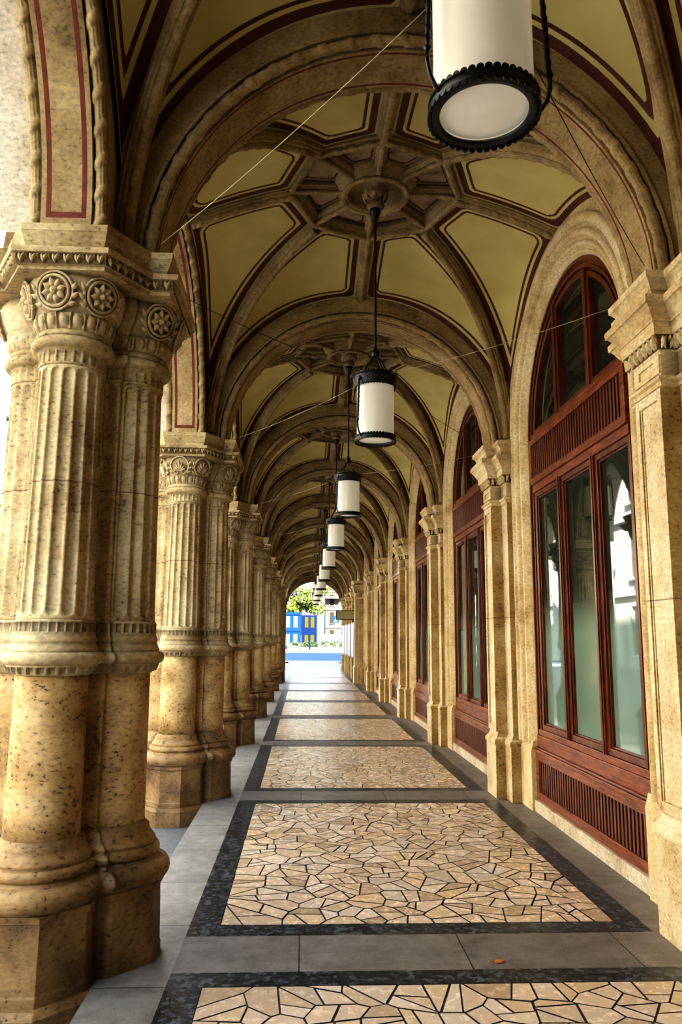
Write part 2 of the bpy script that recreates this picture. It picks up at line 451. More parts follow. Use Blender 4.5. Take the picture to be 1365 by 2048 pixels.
def surf_point(phi, ci, R):
    cx, cy = CIRC[ci]
    return np.array([cx + R * math.cos(phi), cy + R * math.sin(phi)])
def rosette(kind):
    mb = MB(); X, Y, Z = np.eye(3)
    if kind == 'flower':
        torus(mb, (0, 0, 0.004), X, Y, Z, 0.066, 0.0075)
        torus(mb, (0, 0, 0.0), X, Y, Z, 0.083, 0.006)
        for k in range(8):
            a = k * PI / 4 + 0.2; d = np.array([math.cos(a), math.sin(a), 0]); s = np.array([-d[1], d[0], 0])
            petal(mb, d * 0.014 + Z * 0.004, d, s, Z, 0.044, 0.0165, 0.016, curl=0.006)
        lathe(mb, [(0.019, 0.0), (0.0185, 0.010), (0.015, 0.018), (0.008, 0.023), (0.0005, 0.0245)], 14)
        for k in range(9):
            a = k * 2.4; r = 0.0045 * math.sqrt(k)
            lathe(mb, [(0.004, 0.0215 - r * 0.4), (0.003, 0.0255 - r * 0.4), (0.0003, 0.0265 - r * 0.4)], 6, (r * math.cos(a), r * math.sin(a)))
    else:
        torus(mb, (0, 0, 0.002), X, Y, Z, 0.080, 0.007, a0=-0.5 * PI + 0.5, a1=1.5 * PI - 0.5)
        for k, a in enumerate(np.linspace(-1.15, 1.15, 7)):
            d = np.array([math.sin(a), math.cos(a), 0]); s = np.array([d[1], -d[0], 0]); ln = 0.098 - 0.028 * abs(a)
            petal(mb, np.array([0, -0.05, 0.004]), d, s, Z, ln, 0.013, 0.017, curl=0.010)
        for sg in (-1, 1):
            torus(mb, (sg * 0.035, -0.055, 0.004), X, Y, Z, 0.017, 0.006)
    # trailing leaves between the circles
    for sg in (-1, 1):
        for q in range(3):
            a = -PI / 2 + sg * (0.75 + 0.42 * q); d = np.array([math.cos(a), math.sin(a), 0])
            s = np.array([-d[1], d[0], 0]); dd = d * 0.6 + s * 0.8 * sg; dd /= np.linalg.norm(dd)
            petal(mb, d * 0.082, dd, np.array([-dd[1], dd[0], 0]), Z, 0.040, 0.011, 0.010)
    return mb
def place_basis(o, p, nrm2, z, tilt):
    n = Vector((nrm2[0] * math.cos(tilt), nrm2[1] * math.cos(tilt), -math.sin(tilt)))
    x = Vector((-nrm2[1], nrm2[0], 0)); y = n.cross(x)
    o.matrix_local = Matrix(((x[0], y[0], n[0], p[0]), (x[1], y[1], n[1], p[1]), (x[2], y[2], n[2], z), (0, 0, 0, 1)))

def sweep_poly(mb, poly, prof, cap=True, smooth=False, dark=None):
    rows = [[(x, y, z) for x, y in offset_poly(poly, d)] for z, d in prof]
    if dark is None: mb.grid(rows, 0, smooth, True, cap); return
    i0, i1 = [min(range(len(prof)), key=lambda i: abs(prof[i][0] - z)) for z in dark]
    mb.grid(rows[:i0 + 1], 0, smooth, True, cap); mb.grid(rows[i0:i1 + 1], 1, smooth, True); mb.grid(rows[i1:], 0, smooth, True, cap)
SLAB = [(0.215, -0.585), (0.385, -0.312), (0.498, -0.312), (0.498, 0.312), (0.385, 0.312), (0.215, 0.585),
        (-0.215, 0.585), (-0.385, 0.312), (-0.498, 0.312), (-0.498, -0.312), (-0.385, -0.312), (-0.215, -0.585)]
def edge_leaves(mb, poly, z0, z1, pitch, out, skip=None):
    n = len(poly)
    for i in range(n):
        a = np.array(poly[i]); b = np.array(poly[(i + 1) % n]); e = b - a; ln = np.linalg.norm(e)
        if ln < pitch * 0.6: continue
        e /= ln; nr = np.array([e[1], -e[0]]); k = max(1, int(round(ln / pitch)))
        if skip and skip(a, b): continue
        for j in range(k):
            c = a + e * ln * (j + 0.5) / k
            for sg in (-1, 1):
                base = np.array([c[0] + e[0] * sg * pitch * 0.22, c[1] + e[1] * sg * pitch * 0.22, z1])
                d = np.array([-e[0] * sg * 0.30, -e[1] * sg * 0.30, -1.0]); d /= np.linalg.norm(d)
                petal(mb, base, d, np.array([e[0], e[1], 0]), np.array([nr[0], nr[1], 0]), (z1 - z0), pitch * 0.22, out)
            petal(mb, np.array([c[0] + e[0] * pitch * .5, c[1] + e[1] * pitch * .5, z1]), np.array([0, 0, -1.0]), np.array([e[0], e[1], 0]), np.array([nr[0], nr[1], 0]), (z1 - z0) * 0.55, pitch * 0.1, out * 1.2)

def make_pier(label, flowers):
    root = thing('clustered_pier', label, 'pier', (PX, YK(0), 0), 'clustered piers along the street side')
    sq = math.sqrt
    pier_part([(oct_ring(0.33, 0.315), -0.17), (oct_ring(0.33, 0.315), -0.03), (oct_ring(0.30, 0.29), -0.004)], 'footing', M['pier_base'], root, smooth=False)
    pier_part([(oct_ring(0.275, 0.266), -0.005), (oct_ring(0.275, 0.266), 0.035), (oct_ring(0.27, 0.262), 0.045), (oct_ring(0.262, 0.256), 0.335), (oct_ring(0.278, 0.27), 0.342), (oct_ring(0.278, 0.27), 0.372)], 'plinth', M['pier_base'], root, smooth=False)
    base = []
    def tor(z0, z1, rin, bul, n=7):
        for i in range(n):
            a = -PI / 2 + PI * i / (n - 1); base.append((rin + bul * math.cos(a), (z0 + z1) / 2 + (z1 - z0) / 2 * math.sin(a)))
    base.append((0.262, 0.366)); tor(0.370, 0.482, 0.262, 0.058, 9)
    base += [(0.258, 0.484), (0.256, 0.494)]
    tor(0.496, 0.548, 0.238, 0.026)
    base += [(0.232, 0.552), (0.240, 0.560), (0.238, 0.572), (0.222, 0.590), (0.208, 0.612), (0.206, 0.618), (0.204, 0.634), (0.186, 0.650), (0.18, 0.66)]
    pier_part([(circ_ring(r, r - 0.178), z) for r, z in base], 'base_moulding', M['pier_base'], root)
    pier_part([(circ_ring(0.179 - 0.006 * i / 6, 0), 0.655 + (1.425 - 0.655) * i / 6) for i in range(7)], 'lower_shaft', M['pier'], root)
    # belt: dentils, torus, cyma
    belt = [(circ_ring(0.178, 0.0), 1.412), (circ_ring(0.186, 0.008), 1.418)]
    t = teeth(0.018, 26, 0.36)
    belt += [(circ_ring(0.205, 0.025, t), 1.424), (circ_ring(0.217, 0.036, t), 1.452), (circ_ring(0.218, 0.038), 1.4535), (circ_ring(0.218, 0.038), 1.462)]
    for i in range(9):
        a = -PI / 2 + PI * i / 8; belt.append((circ_ring(0.218 + 0.026 * math.cos(a), 0.038 + 0.026 * math.cos(a)), 1.4935 + 0.0305 * math.sin(a)))
    for r, z in ((0.214, 1.527), (0.216, 1.536), (0.206, 1.556), (0.200, 1.572), (0.204, 1.578), (0.204, 1.590), (0.198, 1.602), (0.194, 1.618)):
        belt.append((circ_ring(r, r - 0.180), z))
    t2 = teeth(0.008, 30, 0.22)
    belt += [(circ_ring(0.196, 0.014), 1.622), (circ_ring(0.196, 0.014, t2), 1.624), (circ_ring(0.194, 0.012, t2), 1.668), (circ_ring(0.196, 0.014), 1.670), (circ_ring(0.187, 0.004), 1.682)]
    pier_part(belt, 'belt_moulding', M['carved'], root)
    zs = [1.678, 1.694]
    zs += [1.70 + 0.030 * (1 - math.cos(PI / 2 * i / 5)) for i in range(6)] + [1.95, 2.3, 2.6] + [2.962 - 0.030 * (1 - math.cos(PI / 2 * i / 5)) for i in range(5, -1, -1)] + [2.970, 2.984]
    lv = []
    for z in zs:
        R = 0.186 - 0.020 * (z - 1.69) / 1.29
        lv.append((circ_ring(R, (R - 0.180) * 0.6, flute(0.021, z, 1.70, 2.962)), z))
    pier_part(lv, 'fluted_shaft', M['pier_upper'], root)
    neck = [(circ_ring(0.168, -0.006), 2.978), (circ_ring(0.173, 0), 2.984), (circ_ring(0.173, 0), 2.990)]
    t3 = teeth(0.008, 24, 0.3)
    neck += [(circ_ring(0.173, 0, t3), 2.992), (circ_ring(0.173, 0, t3), 3.048), (circ_ring(0.173, 0), 3.05), (circ_ring(0.176, 0.002), 3.062)]
    for i in range(8):
        a = -PI / 2 + PI * i / 7; neck.append((circ_ring(0.185 + 0.030 * math.cos(a), 0.01 + 0.03 * math.cos(a)), 3.096 + 0.030 * math.sin(a)))
    neck += [(circ_ring(0.196, 0.018), 3.128), (circ_ring(0.198, 0.02), 3.140), (circ_ring(0.190, 0.012), 3.152), (circ_ring(0.182, 0.006), 3.166)]
    pier_part(neck, 'necking', M['impost'], root)
    cap = [(circ_ring(0.182, 0.004), 3.160)]
    for i in range(9):
        zt = i / 8; cap.append((circ_ring(0.190 + 0.018 * zt, 0.01 + 0.018 * zt, eggs(0.016, 18, zt)), 3.168 + 0.070 * zt))
    for r, z in ((0.205, 3.242), (0.216, 3.262), (0.232, 3.29), (0.246, 3.325), (0.254, 3.36), (0.256, 3.39), (0.252, 3.415), (0.245, 3.438)):
        cap.append((circ_ring(r, r - 0.175), z))
    mb = MB(); mb.grid([ring3(r, z) for r, z in cap], 0, True, True, True)
    spots = []
    for ci, base_a in ((0, -PI / 2), (1, 0.0), (2, PI / 2), (3, PI)):
        for da in ((-1.12, -0.16, 0.80) if ci in (0, 2) else (-0.78, 0.18)): spots.append((ci, base_a + da))
    capo = mb.build('capital', M['carved'], root)
    proto = None
    for ci, a in spots:
        p = surf_point(a, ci, 0.246)
        if proto is None:
            proto = rosette('flower' if flowers else 'leaf').build('flower_rosette' if flowers else 'leaf_rosette', M['carved'], capo); o = proto
        else:
            o = proto.copy(); COL.objects.link(o); o.parent = capo
        place_basis(o, p, (math.cos(a), math.sin(a)), 3.338, 0.28); o.scale = (1.16, 1.16, 1.35)
    mb = MB()
    prof = [(3.432, 0.0), (3.452, 0.0), (3.453, 0.018), (3.506, 0.022), (3.507, 0.042), (3.524, 0.048), (3.534, 0.048), (3.536, -0.028), (3.575, -0.028), (3.585, -0.022), (3.62, -0.008), (3.640, 0.0), (3.645, 0.004), (3.680, 0.006)]
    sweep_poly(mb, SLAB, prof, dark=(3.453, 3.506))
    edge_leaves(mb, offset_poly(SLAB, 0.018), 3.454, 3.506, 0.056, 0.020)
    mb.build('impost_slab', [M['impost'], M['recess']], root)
    return root
ORD = ['nearest', 'second', 'third', 'fourth', 'fifth', 'sixth', 'seventh', 'eighth', 'ninth', 'tenth', 'eleventh']
pier0 = make_pier('large foreground clustered stone pier with round flowers carved on its capital', True)
pier1 = make_pier('second clustered stone pier from the camera, leaf-carved capital, beside the kerb', False)
pier1.location = (PX, YK(1), 0)
for k in range(2, 7):
    dup(pier1, (PX, YK(k), 0), '%s clustered stone pier from the camera in the row on the left' % ORD[k])
dup(pier1, (PX, YK(-1), 0), 'clustered stone pier just outside the left edge of the photo, nearest the camera')

# ------------------------------------------------------------------ arches
def arch_solid(mb, R, w, Rout, nseg, off=0.022, lw=0.018, close=False):
    """soffit + faces; axis along local y, arch in xz; materials 0 stone, 1 red line; arrises notched for the beads"""
    nw = 0.066
    ys = [-w + nw, -w + nw + off, -w + nw + off + lw, w - nw - off - lw, w - nw - off, w - nw]; mats = [0, 1, 0, 1, 0]
    ang = np.concatenate([[0, 0.034, 0.056], np.linspace(0.07, PI - 0.07, nseg), [PI - 0.056, PI - 0.034, PI]])
    def ring(r, y): return [(r * math.cos(a), y, r * math.sin(a)) for a in ang]
    for i, ((y0, y1), m) in enumerate(zip(zip(ys[:-1], ys[1:]), mats)):
        r0, r1 = ring(R, y0), ring(R, y1)
        if close and i in (1, 2, 3):
            for a, b, mm in ((0, 1, 0), (1, 2, 1), (2, len(ang) - 3, m), (len(ang) - 3, len(ang) - 2, 1), (len(ang) - 2, len(ang) - 1, 0)): mb.grid([r0[a:b + 1], r1[a:b + 1]], mm, True)
        else: mb.grid([r0, r1], m, True)
    for sg in (-1, 1):
        prof = [(R, w - nw), (R + 0.075, w - nw), (R + 0.075, w - 0.004), (R + 0.094, w - 0.004), (R + 0.104, w - 0.018), (Rout, w - 0.018)]
        for (r0, y0), (r1, y1) in zip(prof[:-1], prof[1:]): mb.grid([ring(r0, sg * y0), ring(r1, sg * y1)], 0, False)
def make_arch(name, label, cat, R, w, Rout, loc, rotz, group, outer=False):
    root = thing(name, label, cat, loc, group); root.rotation_euler = (0, 0, rotz)
    mb = MB(); arch_solid(mb, R, w, Rout, 60, *((0.026, 0.026, True) if outer else (0.020, 0.016, False))); mb.build('arch_ring', [M['arch'], M['red_line']], root)
    if outer:
        mb = MB(); ang = np.linspace(0, PI, 65)
        pr_ = [(R + 0.072, 0.13), (R + 0.072, 0.62), (R + 0.10, 0.62), (R + 0.10, 0.66), (R + 0.3, 0.66)]
        for (r0, y0), (r1, y1) in zip(pr_[:-1], pr_[1:]): mb.grid([[(r0 * math.cos(t), y0, r0 * math.sin(t)) for t in ang], [(r1 * math.cos(t), y1, r1 * math.sin(t)) for t in ang]], 0, False)
        mb.build('outer_order', M['arch_outer'], root)
    for sg in (-1, 1):
        mb = MB(); pts = [((R + 0.034) * math.cos(a), sg * (w - 0.030), (R + 0.034) * math.sin(a)) for a in np.linspace(0.005, PI - 0.005, 90)]
        reed_tube(mb, pts, 0.0315, lambda i: (0, 1, 0)); mb.build('ribbon_bead', M['bead'], root)
    return root
arch0 = make_arch('transverse_arch', 'nearest stone arch crossing the arcade, largest, behind the top lantern', 'arch', 1.45, 0.225, 1.70, (VCX, YK(0), ZS), 0, 'arches across the arcade')
for k in range(1, 11): dup(arch0, (VCX, YK(k), ZS), '%s stone arch crossing the arcade from the camera' % ORD[k])
dup(arch0, (VCX, YK(-1), ZS), 'stone arch crossing the arcade above the camera, outside the photo')
sarch0 = make_arch('street_arch', 'stone street-side arch at upper left, red lined, springing from the foreground pier', 'arch', 1.45, 0.195, 1.56, (PX - 0.005, YK(-0.5), ZS), PI / 2, 'arches open to the street', True)
for k in range(1, 7): dup(sarch0, (PX - 0.005, YK(k - 0.5), ZS), '%s street-side arch from the camera, between the %s and %s piers' % (ORD[k], ORD[k - 1], ORD[k]))

# ------------------------------------------------------------------ vaults
VA, VB, ZC, ZB = 1.64, P / 2 - 0.205, 5.60, 3.66
ET, EL = 5.385, 5.20
def zD(s): return ZB + (ZC - ZB) * math.sqrt(max(0, 1 - s ** 2.3))
def vz(kind, s, t):
    e = ET if kind == 'T' else EL
    r = ZC - (ZC - e) * s ** 2
    return zD(s) + (r - zD(s)) * math.sqrt(max(0, 1 - t * t))
def vpt(kind, s, t, su, sv):
    z = vz(kind, s, t)
    return (su * VA * s * t, sv * VB * s, z) if kind == 'T' else (su * VA * s, sv * VB * s * t, z)
OCT = [(0.76 * math.cos(k * PI / 4), 0.76 * math.sin(k * PI / 4)) for k in range(8)]
def polyd(pts, line):
    pts = np.array(pts); line = np.array(line); best = np.full(len(pts), 9.0)
    for a, b in zip(line[:-1], line[1:]):
        ab = b - a; t = np.clip(((pts - a) @ ab) / max(ab @ ab, 1e-12), 0, 1)
        best = np.minimum(best, np.linalg.norm(pts - a - t[:, None] * ab, axis=1))
    return best
def make_vault():
    mb = MB(); attr = []
    NS, NT = 30, 22
    for kind in 'TL':
        for su in (-1, 1):
            for sv in (-1, 1):
                rows = []
                def s0(t):
                    dx, dy = (VA * t, VB) if kind == 'T' else (VA, VB * t)
                    return 0.745 * math.cos(PI / 8) / max(dx * math.cos((q + .5) * PI / 4) + dy * math.sin((q + .5) * PI / 4) for q in range(8))
                for i in range(NS + 1):
                    rows.append([vpt(kind, s0(math.sin(PI / 2 * j / NT)) + (1 - s0(math.sin(PI / 2 * j / NT))) * math.sin(PI / 2 * i / NS), math.sin(PI / 2 * j / NT), su, sv) for j in range(NT + 1)])
                pts = [p for r in rows for p in r]
                diag = [vpt(kind, s, 1.0, su, sv) for s in np.sin(np.linspace(0, PI / 2, 40))]
                ridge = [vpt(kind, s, 0.0, su, sv) for s in np.linspace(0, 1, 30)]
                edge = [vpt(kind, 1.0, t, su, sv) for t in np.sin(np.linspace(0, PI / 2, 40))]
                d = np.minimum(polyd(pts, diag), polyd(pts, ridge)) - 0.058
                d = np.minimum(d, polyd(pts, edge) + 0.006)
                xy = np.array(pts)[:, :2]; o = np.full(len(pts), -9.0)
                for k in range(8):
                    a = (k + 0.5) * PI / 4; o = np.maximum(o, xy @ np.array([math.cos(a), math.sin(a)]) - 0.76 * math.cos(PI / 8))
                d = np.minimum(d, o - 0.035)
                attr += d.tolist(); mb.grid(rows, 0, True)
    return mb.build('ceiling', M['vault'], None, recalc=True, attr=attr)
vault0 = struct(make_vault())
def rib_mb(path):
    mb = MB(); pts, s = resample(path, 0.05)
    fr = frames(pts, lambda i: (0, 0, 1.0))
    prof = [(-0.062, 0.02), (-0.062, -0.016), (-0.052, -0.020), (-0.046, -0.040), (-0.036, -0.045), (0.036, -0.045), (0.046, -0.040), (0.052, -0.020), (0.062, -0.016), (0.062, 0.02)]
    mb.grid([[p + sd * a + u * b for a, b in prof] for p, t, sd, u in fr], 0, False)
    low = [p - u * 0.050 for p, t, sd, u in fr]
    ups = [u for p, t, sd, u in fr]
    reed_tube(mb, low, 0.030, lambda i: (0, 0, 1.0), step=0.012, n=30)
    return mb
for su in (-1, 1):
    for sv in (-1, 1):
        th = np.linspace(math.asin(0.325), math.asin(0.9985), 60)
        rib_mb([vpt('T', math.sin(a), 1.0, su, sv) for a in th]).build('vault_rib', M['bead'], vault0)
for sv in (-1, 1):
    rib_mb([vpt('T', s, 0.0, 1, sv) for s in np.linspace(0.40, 0.997, 24)]).build('vault_rib', M['bead'], vault0)
    rib_mb([vpt('L', s, 0.0, sv, 1) for s in np.linspace(0.45, 0.997, 24)]).build('vault_rib', M['bead'], vault0)
vault0.location = (VCX, YK(-0.5), 0)
for k in list(range(1, 11)) + [-1]: dup(vault0, (VCX, YK(k - 0.5), 0))

# medallion
def make_medallion():
    root = thing('ceiling_medallion', 'carved octagonal stone ceiling medallion above the nearest lantern', 'ceiling rosette', (VCX, YK(-0.5), 5.36), 'ceiling medallions')
    z0 = -5.36
    # back panel
    mb = MB(); pts = []; NR, NA = 14, 64
    ang = [2 * PI * j / NA for j in range(NA + 1)]
    def octr(a): q = (a % (PI / 4)) - PI / 8; return 0.76 * math.cos(PI / 8) / math.cos(q)
    rows = [[(octr(a) * (0.15 + 0.85 * i / NR) * math.cos(a), octr(a) * (0.15 + 0.85 * i / NR) * math.sin(a), 5.615 + z0) for a in ang] for i in range(NR + 1)]
    P3 = [p for r in rows for p in r]; attr = []
    for x, y, z in P3:
        a = math.atan2(y, x) % (2 * PI); r = math.hypot(x, y); q = abs(((a + PI / 8) % (PI / 4)) - PI / 8)
        attr.append(min(r * math.sin(q) - 0.05, (octr(a) - r) * 0.92 - 0.055, r - 0.36))
    mb.grid(rows, 0, True); mb.build('back_panel', M['medal'], root, attr=attr)
    mb = MB()
    for k in range(8):
        a0, a1 = k * PI / 4, (k + 1) * PI / 4
        A = np.array([0.76 * math.cos(a0), 0.76 * math.sin(a0), 0]); B = np.array([0.76 * math.cos(a1), 0.76 * math.sin(a1), 0])
        da = np.array([math.cos(a0), math.sin(a0), 0]); db = np.array([math.cos(a1), math.sin(a1), 0])
        prof = [(0.045, 5.62), (0.045, 5.535), (0.03, 5.53), (0.02, 5.512), (-0.02, 5.512), (-0.03, 5.53), (-0.045, 5.54), (-0.07, 5.575), (-0.08, 5.62)]
        mb.grid([[A + da * r + np.array([0, 0, z + z0]) for r, z in prof], [B + db * r + np.array([0, 0, z + z0]) for r, z in prof]], 0, False)
        up = np.array([0, 0, 5.508 + z0]); reed_tube(mb, [A + up, B + up], 0.026, lambda i: (0, 0, 1), period=0.145, n=24, step=0.013)
    mb.build('octagon_rim', M['bead'], root)
    for k in range(8):
        a = k * PI / 4; d = np.array([math.cos(a), math.sin(a), 0]); s = np.array([-d[1], d[0], 0]); mb = MB()
        prof = [(-0.042, 5.62), (-0.042, 5.585), (-0.03, 5.58), (-0.024, 5.56), (0.024, 5.56), (0.03, 5.58), (0.042, 5.585), (0.042, 5.62)]
        mb.grid([[d * r + s * q + np.array([0, 0, z + z0 - 0.02]) for q, z in prof] for r in (0.27, 0.76)], 0, False)
        reed_tube(mb, [d * 0.28 + np.array([0, 0, 5.533 + z0]), d * 0.75 + np.array([0, 0, 5.515 + z0])], 0.022, lambda i: (0, 0, 1), period=0.15, n=24, step=0.013)
        mb.build('radial_rib', M['bead'], root)
    mb = MB()
    lathe(mb, [(0.37, 5.62), (0.365, 5.58), (0.35, 5.575), (0.335, 5.555), (0.33, 5.54), (0.30, 5.52), (0.285, 5.50), (0.265, 5.49), (0.25, 5.495), (0.245, 5.51), (0.235, 5.535), (0.19, 5.57), (0.13, 5.585)], 40)
    mb.v = [(x, y, z + z0) for x, y, z in mb.v]
    circ = [(0.285 * math.cos(a), 0.285 * math.sin(a), 5.495 + z0) for a in np.linspace(0, 2 * PI, 60)]
    reed_tube(mb, circ, 0.020, lambda i: (0, 0, 1), period=0.149, n=12)
    mb.build('boss_ring', M['bead'], root)
    mb = MB()
    lathe(mb, [(0.14, 5.60), (0.10, 5.575), (0.085, 5.53), (0.07, 5.48), (0.055, 5.45), (0.06, 5.435), (0.078, 5.425), (0.082, 5.405), (0.07, 5.385), (0.045, 5.37), (0.02, 5.362)], 28)
    mb.v = [(x, y, z + z0) for x, y, z in mb.v]
    for k in range(8):
        a = k * PI / 4 + PI / 8; d = np.array([math.cos(a), math.sin(a), 0]); s = np.array([-d[1], d[0], 0])
        for q in np.linspace(-0.8, 0.8, 7):
            dd = np.array([0, 0, 1.0]) * math.cos(q) + s * math.sin(q) + d * 0.35; dd /= np.linalg.norm(dd)
            n_ = d - dd * (d @ dd); n_ /= np.linalg.norm(n_); petal(mb, d * 0.082 + np.array([0, 0, 5.452 + z0]), dd, np.cross(n_, dd), n_, 0.088 - 0.02 * abs(q), 0.0105, 0.014)
        petal(mb, d * 0.055 + np.array([0, 0, 5.44 + z0]), (d * 0.5 + np.array([0, 0, -0.75])) / 0.9, s, d, 0.05, 0.02, 0.012)
    mb.build('pendant', M['carved'], root)
    return root
med0 = make_medallion()
for k in range(1, 10): dup(med0, (VCX, YK(k - 0.5), 5.36), 'carved octagonal stone ceiling medallion above the %s nearest lantern' % ORD[k])

# ------------------------------------------------------------------ lanterns
def make_lantern():
    root = thing('hanging_lantern', 'large cylindrical lantern cropped by the top edge, white glass in black iron', 'lantern', (VCX, YK(-0.5), 3.25), 'lanterns along the arcade')
    R = 0.158
    mb = MB(); lathe(mb, [(R, 0.02), (R, 0.16), (R, 0.32), (R, 0.50)], 48); mb.build('glass_cylinder', M['opal'], root)
    mb = MB(); lathe(mb, [(0.001, 0.004), (0.10, 0.008), (0.148, 0.018)], 40); mb.build('bottom_glass', M['opal'], root)
    def scallops(mb, r, z, up, n=44):
        for k in range(n):
            a = 2 * PI * k / n; d = np.array([math.cos(a), math.sin(a), 0]); s = np.array([-d[1], d[0], 0])
            c = d * r + np.array([0, 0, z]); rows = []
            for off in (0.0, 0.006):
                rows.append([c + d * off + s * 0.0118 * math.cos(b) + np.array([0, 0, up]) * 0.0135 * math.sin(b) for b in np.linspace(0, PI, 7)])
            mb.grid(rows, 0, False)
            for rr in rows: mb.add([tuple(p) for p in rr], [tuple(range(7))])
    mb = MB()
    lathe(mb, [(0.140, 0.004), (0.141, -0.004), (0.160, -0.008), (0.171, -0.003), (0.175, 0.006), (0.175, 0.020), (0.171, 0.028), (0.162, 0.032), (0.159, 0.02), (0.140, 0.004)], 56)
    scallops(mb, 0.170, 0.028, 1); scallops(mb, 0.172, -0.002, -1); mb.build('lower_ring', M['iron'], root)
    mb = MB()
    lathe(mb, [(0.160, 0.47), (0.168, 0.465), (0.176, 0.475), (0.178, 0.50), (0.186, 0.515), (0.194, 0.535), (0.194, 0.555), (0.186, 0.565), (0.16, 0.57), (0.05, 0.575), (0.001, 0.576)], 56)
    scallops(mb, 0.188, 0.560, 1, 48); scallops(mb, 0.172, 0.470, -1); mb.build('upper_ring', M['iron'], root)
    for a in (math.radians(222), math.radians(42)):
        d = np.array([math.cos(a), math.sin(a), 0]); mb = MB()
        twist_tube(mb, d * 0.200 + np.array([0, 0, 0.50]), d * 0.216 + np.array([0, 0, 0.14]), 0.0085, 9)
        tube(mb, [d * 0.190 + np.array([0, 0, 0.53]), d * 0.196 + np.array([0, 0, 0.49])], 0.010)
        tube(mb, [d * 0.216 + np.array([0, 0, 0.145]), d * 0.217 + np.array([0, 0, 0.10]), d * 0.206 + np.array([0, 0, 0.055]), d * 0.186 + np.array([0, 0, 0.025]), d * 0.174 + np.array([0, 0, 0.018])], 0.0075)
        lathe(mb, [(0.008, 0.152), (0.014, 0.146), (0.008, 0.137)], 10, (d[0] * 0.216, d[1] * 0.216)); mb.build('side_bar', M['iron'], root)
    for k in range(4):
        a = math.radians(222 + 90 * k); d = np.array([math.cos(a), math.sin(a), 0]); mb = MB()
        tube(mb, [d * 0.02 + np.array([0, 0, 0.755]), d * 0.15 + np.array([0, 0, 0.566])], 0.0065); mb.build('strut', M['iron'], root)
        mb = MB(); c = d * 0.165 + np.array([0, 0, 0.592])
        tube(mb, [c + d * 0.0 + np.array([0, 0, -0.03]), c + np.array([0, 0, -0.005]), c + d * 0.012 + np.array([0, 0, 0.016]), c + d * 0.024 + np.array([0, 0, 0.012]), c + d * 0.024 + np.array([0, 0, 0.0]), c + d * 0.015 + np.array([0, 0, 0.0])], 0.005); mb.build('scroll_hook', M['iron'], root)
    mb = MB(); lathe(mb, [(0.001, 0.735), (0.02, 0.738), (0.03, 0.748), (0.036, 0.765), (0.036, 0.78), (0.028, 0.797), (0.018, 0.806), (0.014, 0.83), (0.001, 0.832)], 20); mb.build('ball_knop', M['iron'], root)
    mb = MB(); twist_tube(mb, (0, 0, 0.82), (0, 0, 2.04), 0.0105, 34, rows_n=280); mb.build('twisted_rod', M['iron'], root)
    mb = MB(); lathe(mb, [(0.001, 2.00), (0.018, 2.0), (0.022, 2.015), (0.038, 2.06), (0.046, 2.085), (0.05, 2.09), (0.05, 2.12), (0.03, 2.13), (0.001, 2.131)], 20); mb.build('ceiling_cup', M['iron'], root)
    ends = [(-0.755 - VCX, P / 2 - 0.30, 0.445), (1.93 - VCX, P / 2 - 0.22, 0.445), (1.93 - VCX, -P / 2 + 0.26, 0.445), (-0.755 - VCX, -P / 2 + 0.30, 0.445)]
    for i, e in enumerate(ends):
        d = np.array([e[0], e[1], 0]); d /= np.linalg.norm(d); mb = MB()
        p0 = d * 0.19 + np.array([0, 0, 0.55]); e = np.array(e); pts = [p0 + (e - p0) * t - np.array([0, 0, 0.03 * 4 * t * (1 - t)]) for t in np.linspace(0, 1, 9)]
        tube(mb, pts, 0.0023, 5); mb.build('stay_wire', M['wire'] if i in (0, 2) else M['iron'], root)
    return root
lan0 = make_lantern()
for k in range(1, 10):
    dup(lan0, (VCX, YK(k - 0.5), 3.25), '%s cylindrical white glass lantern from the camera, hanging in line' % ORD[k] if k > 1 else 'second lantern, wholly visible, white glass cylinder with black scalloped rings')
for ch in lan0.children:
    if ch.name.startswith('side_bar'): ch.rotation_euler = (0, 0, math.radians(-42 if ch.name == 'side_bar.001' else -16))
lan0.location = (0.548, YK(-0.5) - 0.10, 3.245)

# ------------------------------------------------------------------ wall with windows
WR = 1.25; WZ = 3.585
WX = 2.22
def arch_path(r, zc, z0, n=48):
    return [(r, z0)] + [(r * math.cos(a), zc + r * math.sin(a)) for a in np.linspace(0, PI, n + 1)] + [(-r, z0)]
def arch_sweep(mb, prof, zc, z0, n=48, mat=0, smooth=False):
    """prof: list of (radius, x); path jamb - arch - jamb in yz"""
    mb.grid([[(x, y, z) for y, z in arch_path(r, zc, z0, n)] for r, x in prof], mat, smooth)
wall = MB()
NBAY = 11
for j in range(-1, NBAY):
    yc = YK(j - 0.5); h = P / 2
    if j == 7 or j == 8 or j == 9 or j == 10 or j < 0:
        wall.add([(WX, yc - h, 0), (WX, yc + h, 0), (WX, yc + h, 6), (WX, yc - h, 6)], [(0, 1, 2, 3)]); continue
    ro = 1.56; n = 48; zc = WZ
    path = arch_path(ro, zc, 0, n)
    top = [(ro if y >= 0 else -ro, 0) for y, z in path[:1]]
    up = []
    for i, (y, z) in enumerate(path):
        if i == 0: up.append((h, 0.0))
        elif i == len(path) - 1: up.append((-h, 0.0))
        else:
            a = PI * (i - 1) / n
            # project to the rectangle h x 6
            up.append((h, zc + (6 - zc) * a / (PI / 4)) if a <= PI / 4 else ((-h, zc + (6 - zc) * (PI - a) / (PI / 4)) if a >= 3 * PI / 4 else (h * (1 - (a - PI / 4) / (PI / 4)), 6)))
    wall.grid([[(WX, yc + y, z) for y, z in path], [(WX, yc + y, z) for y, z in up]], 0, False)
wall_o = struct(wall.build('wall_right', M['wallstone']))
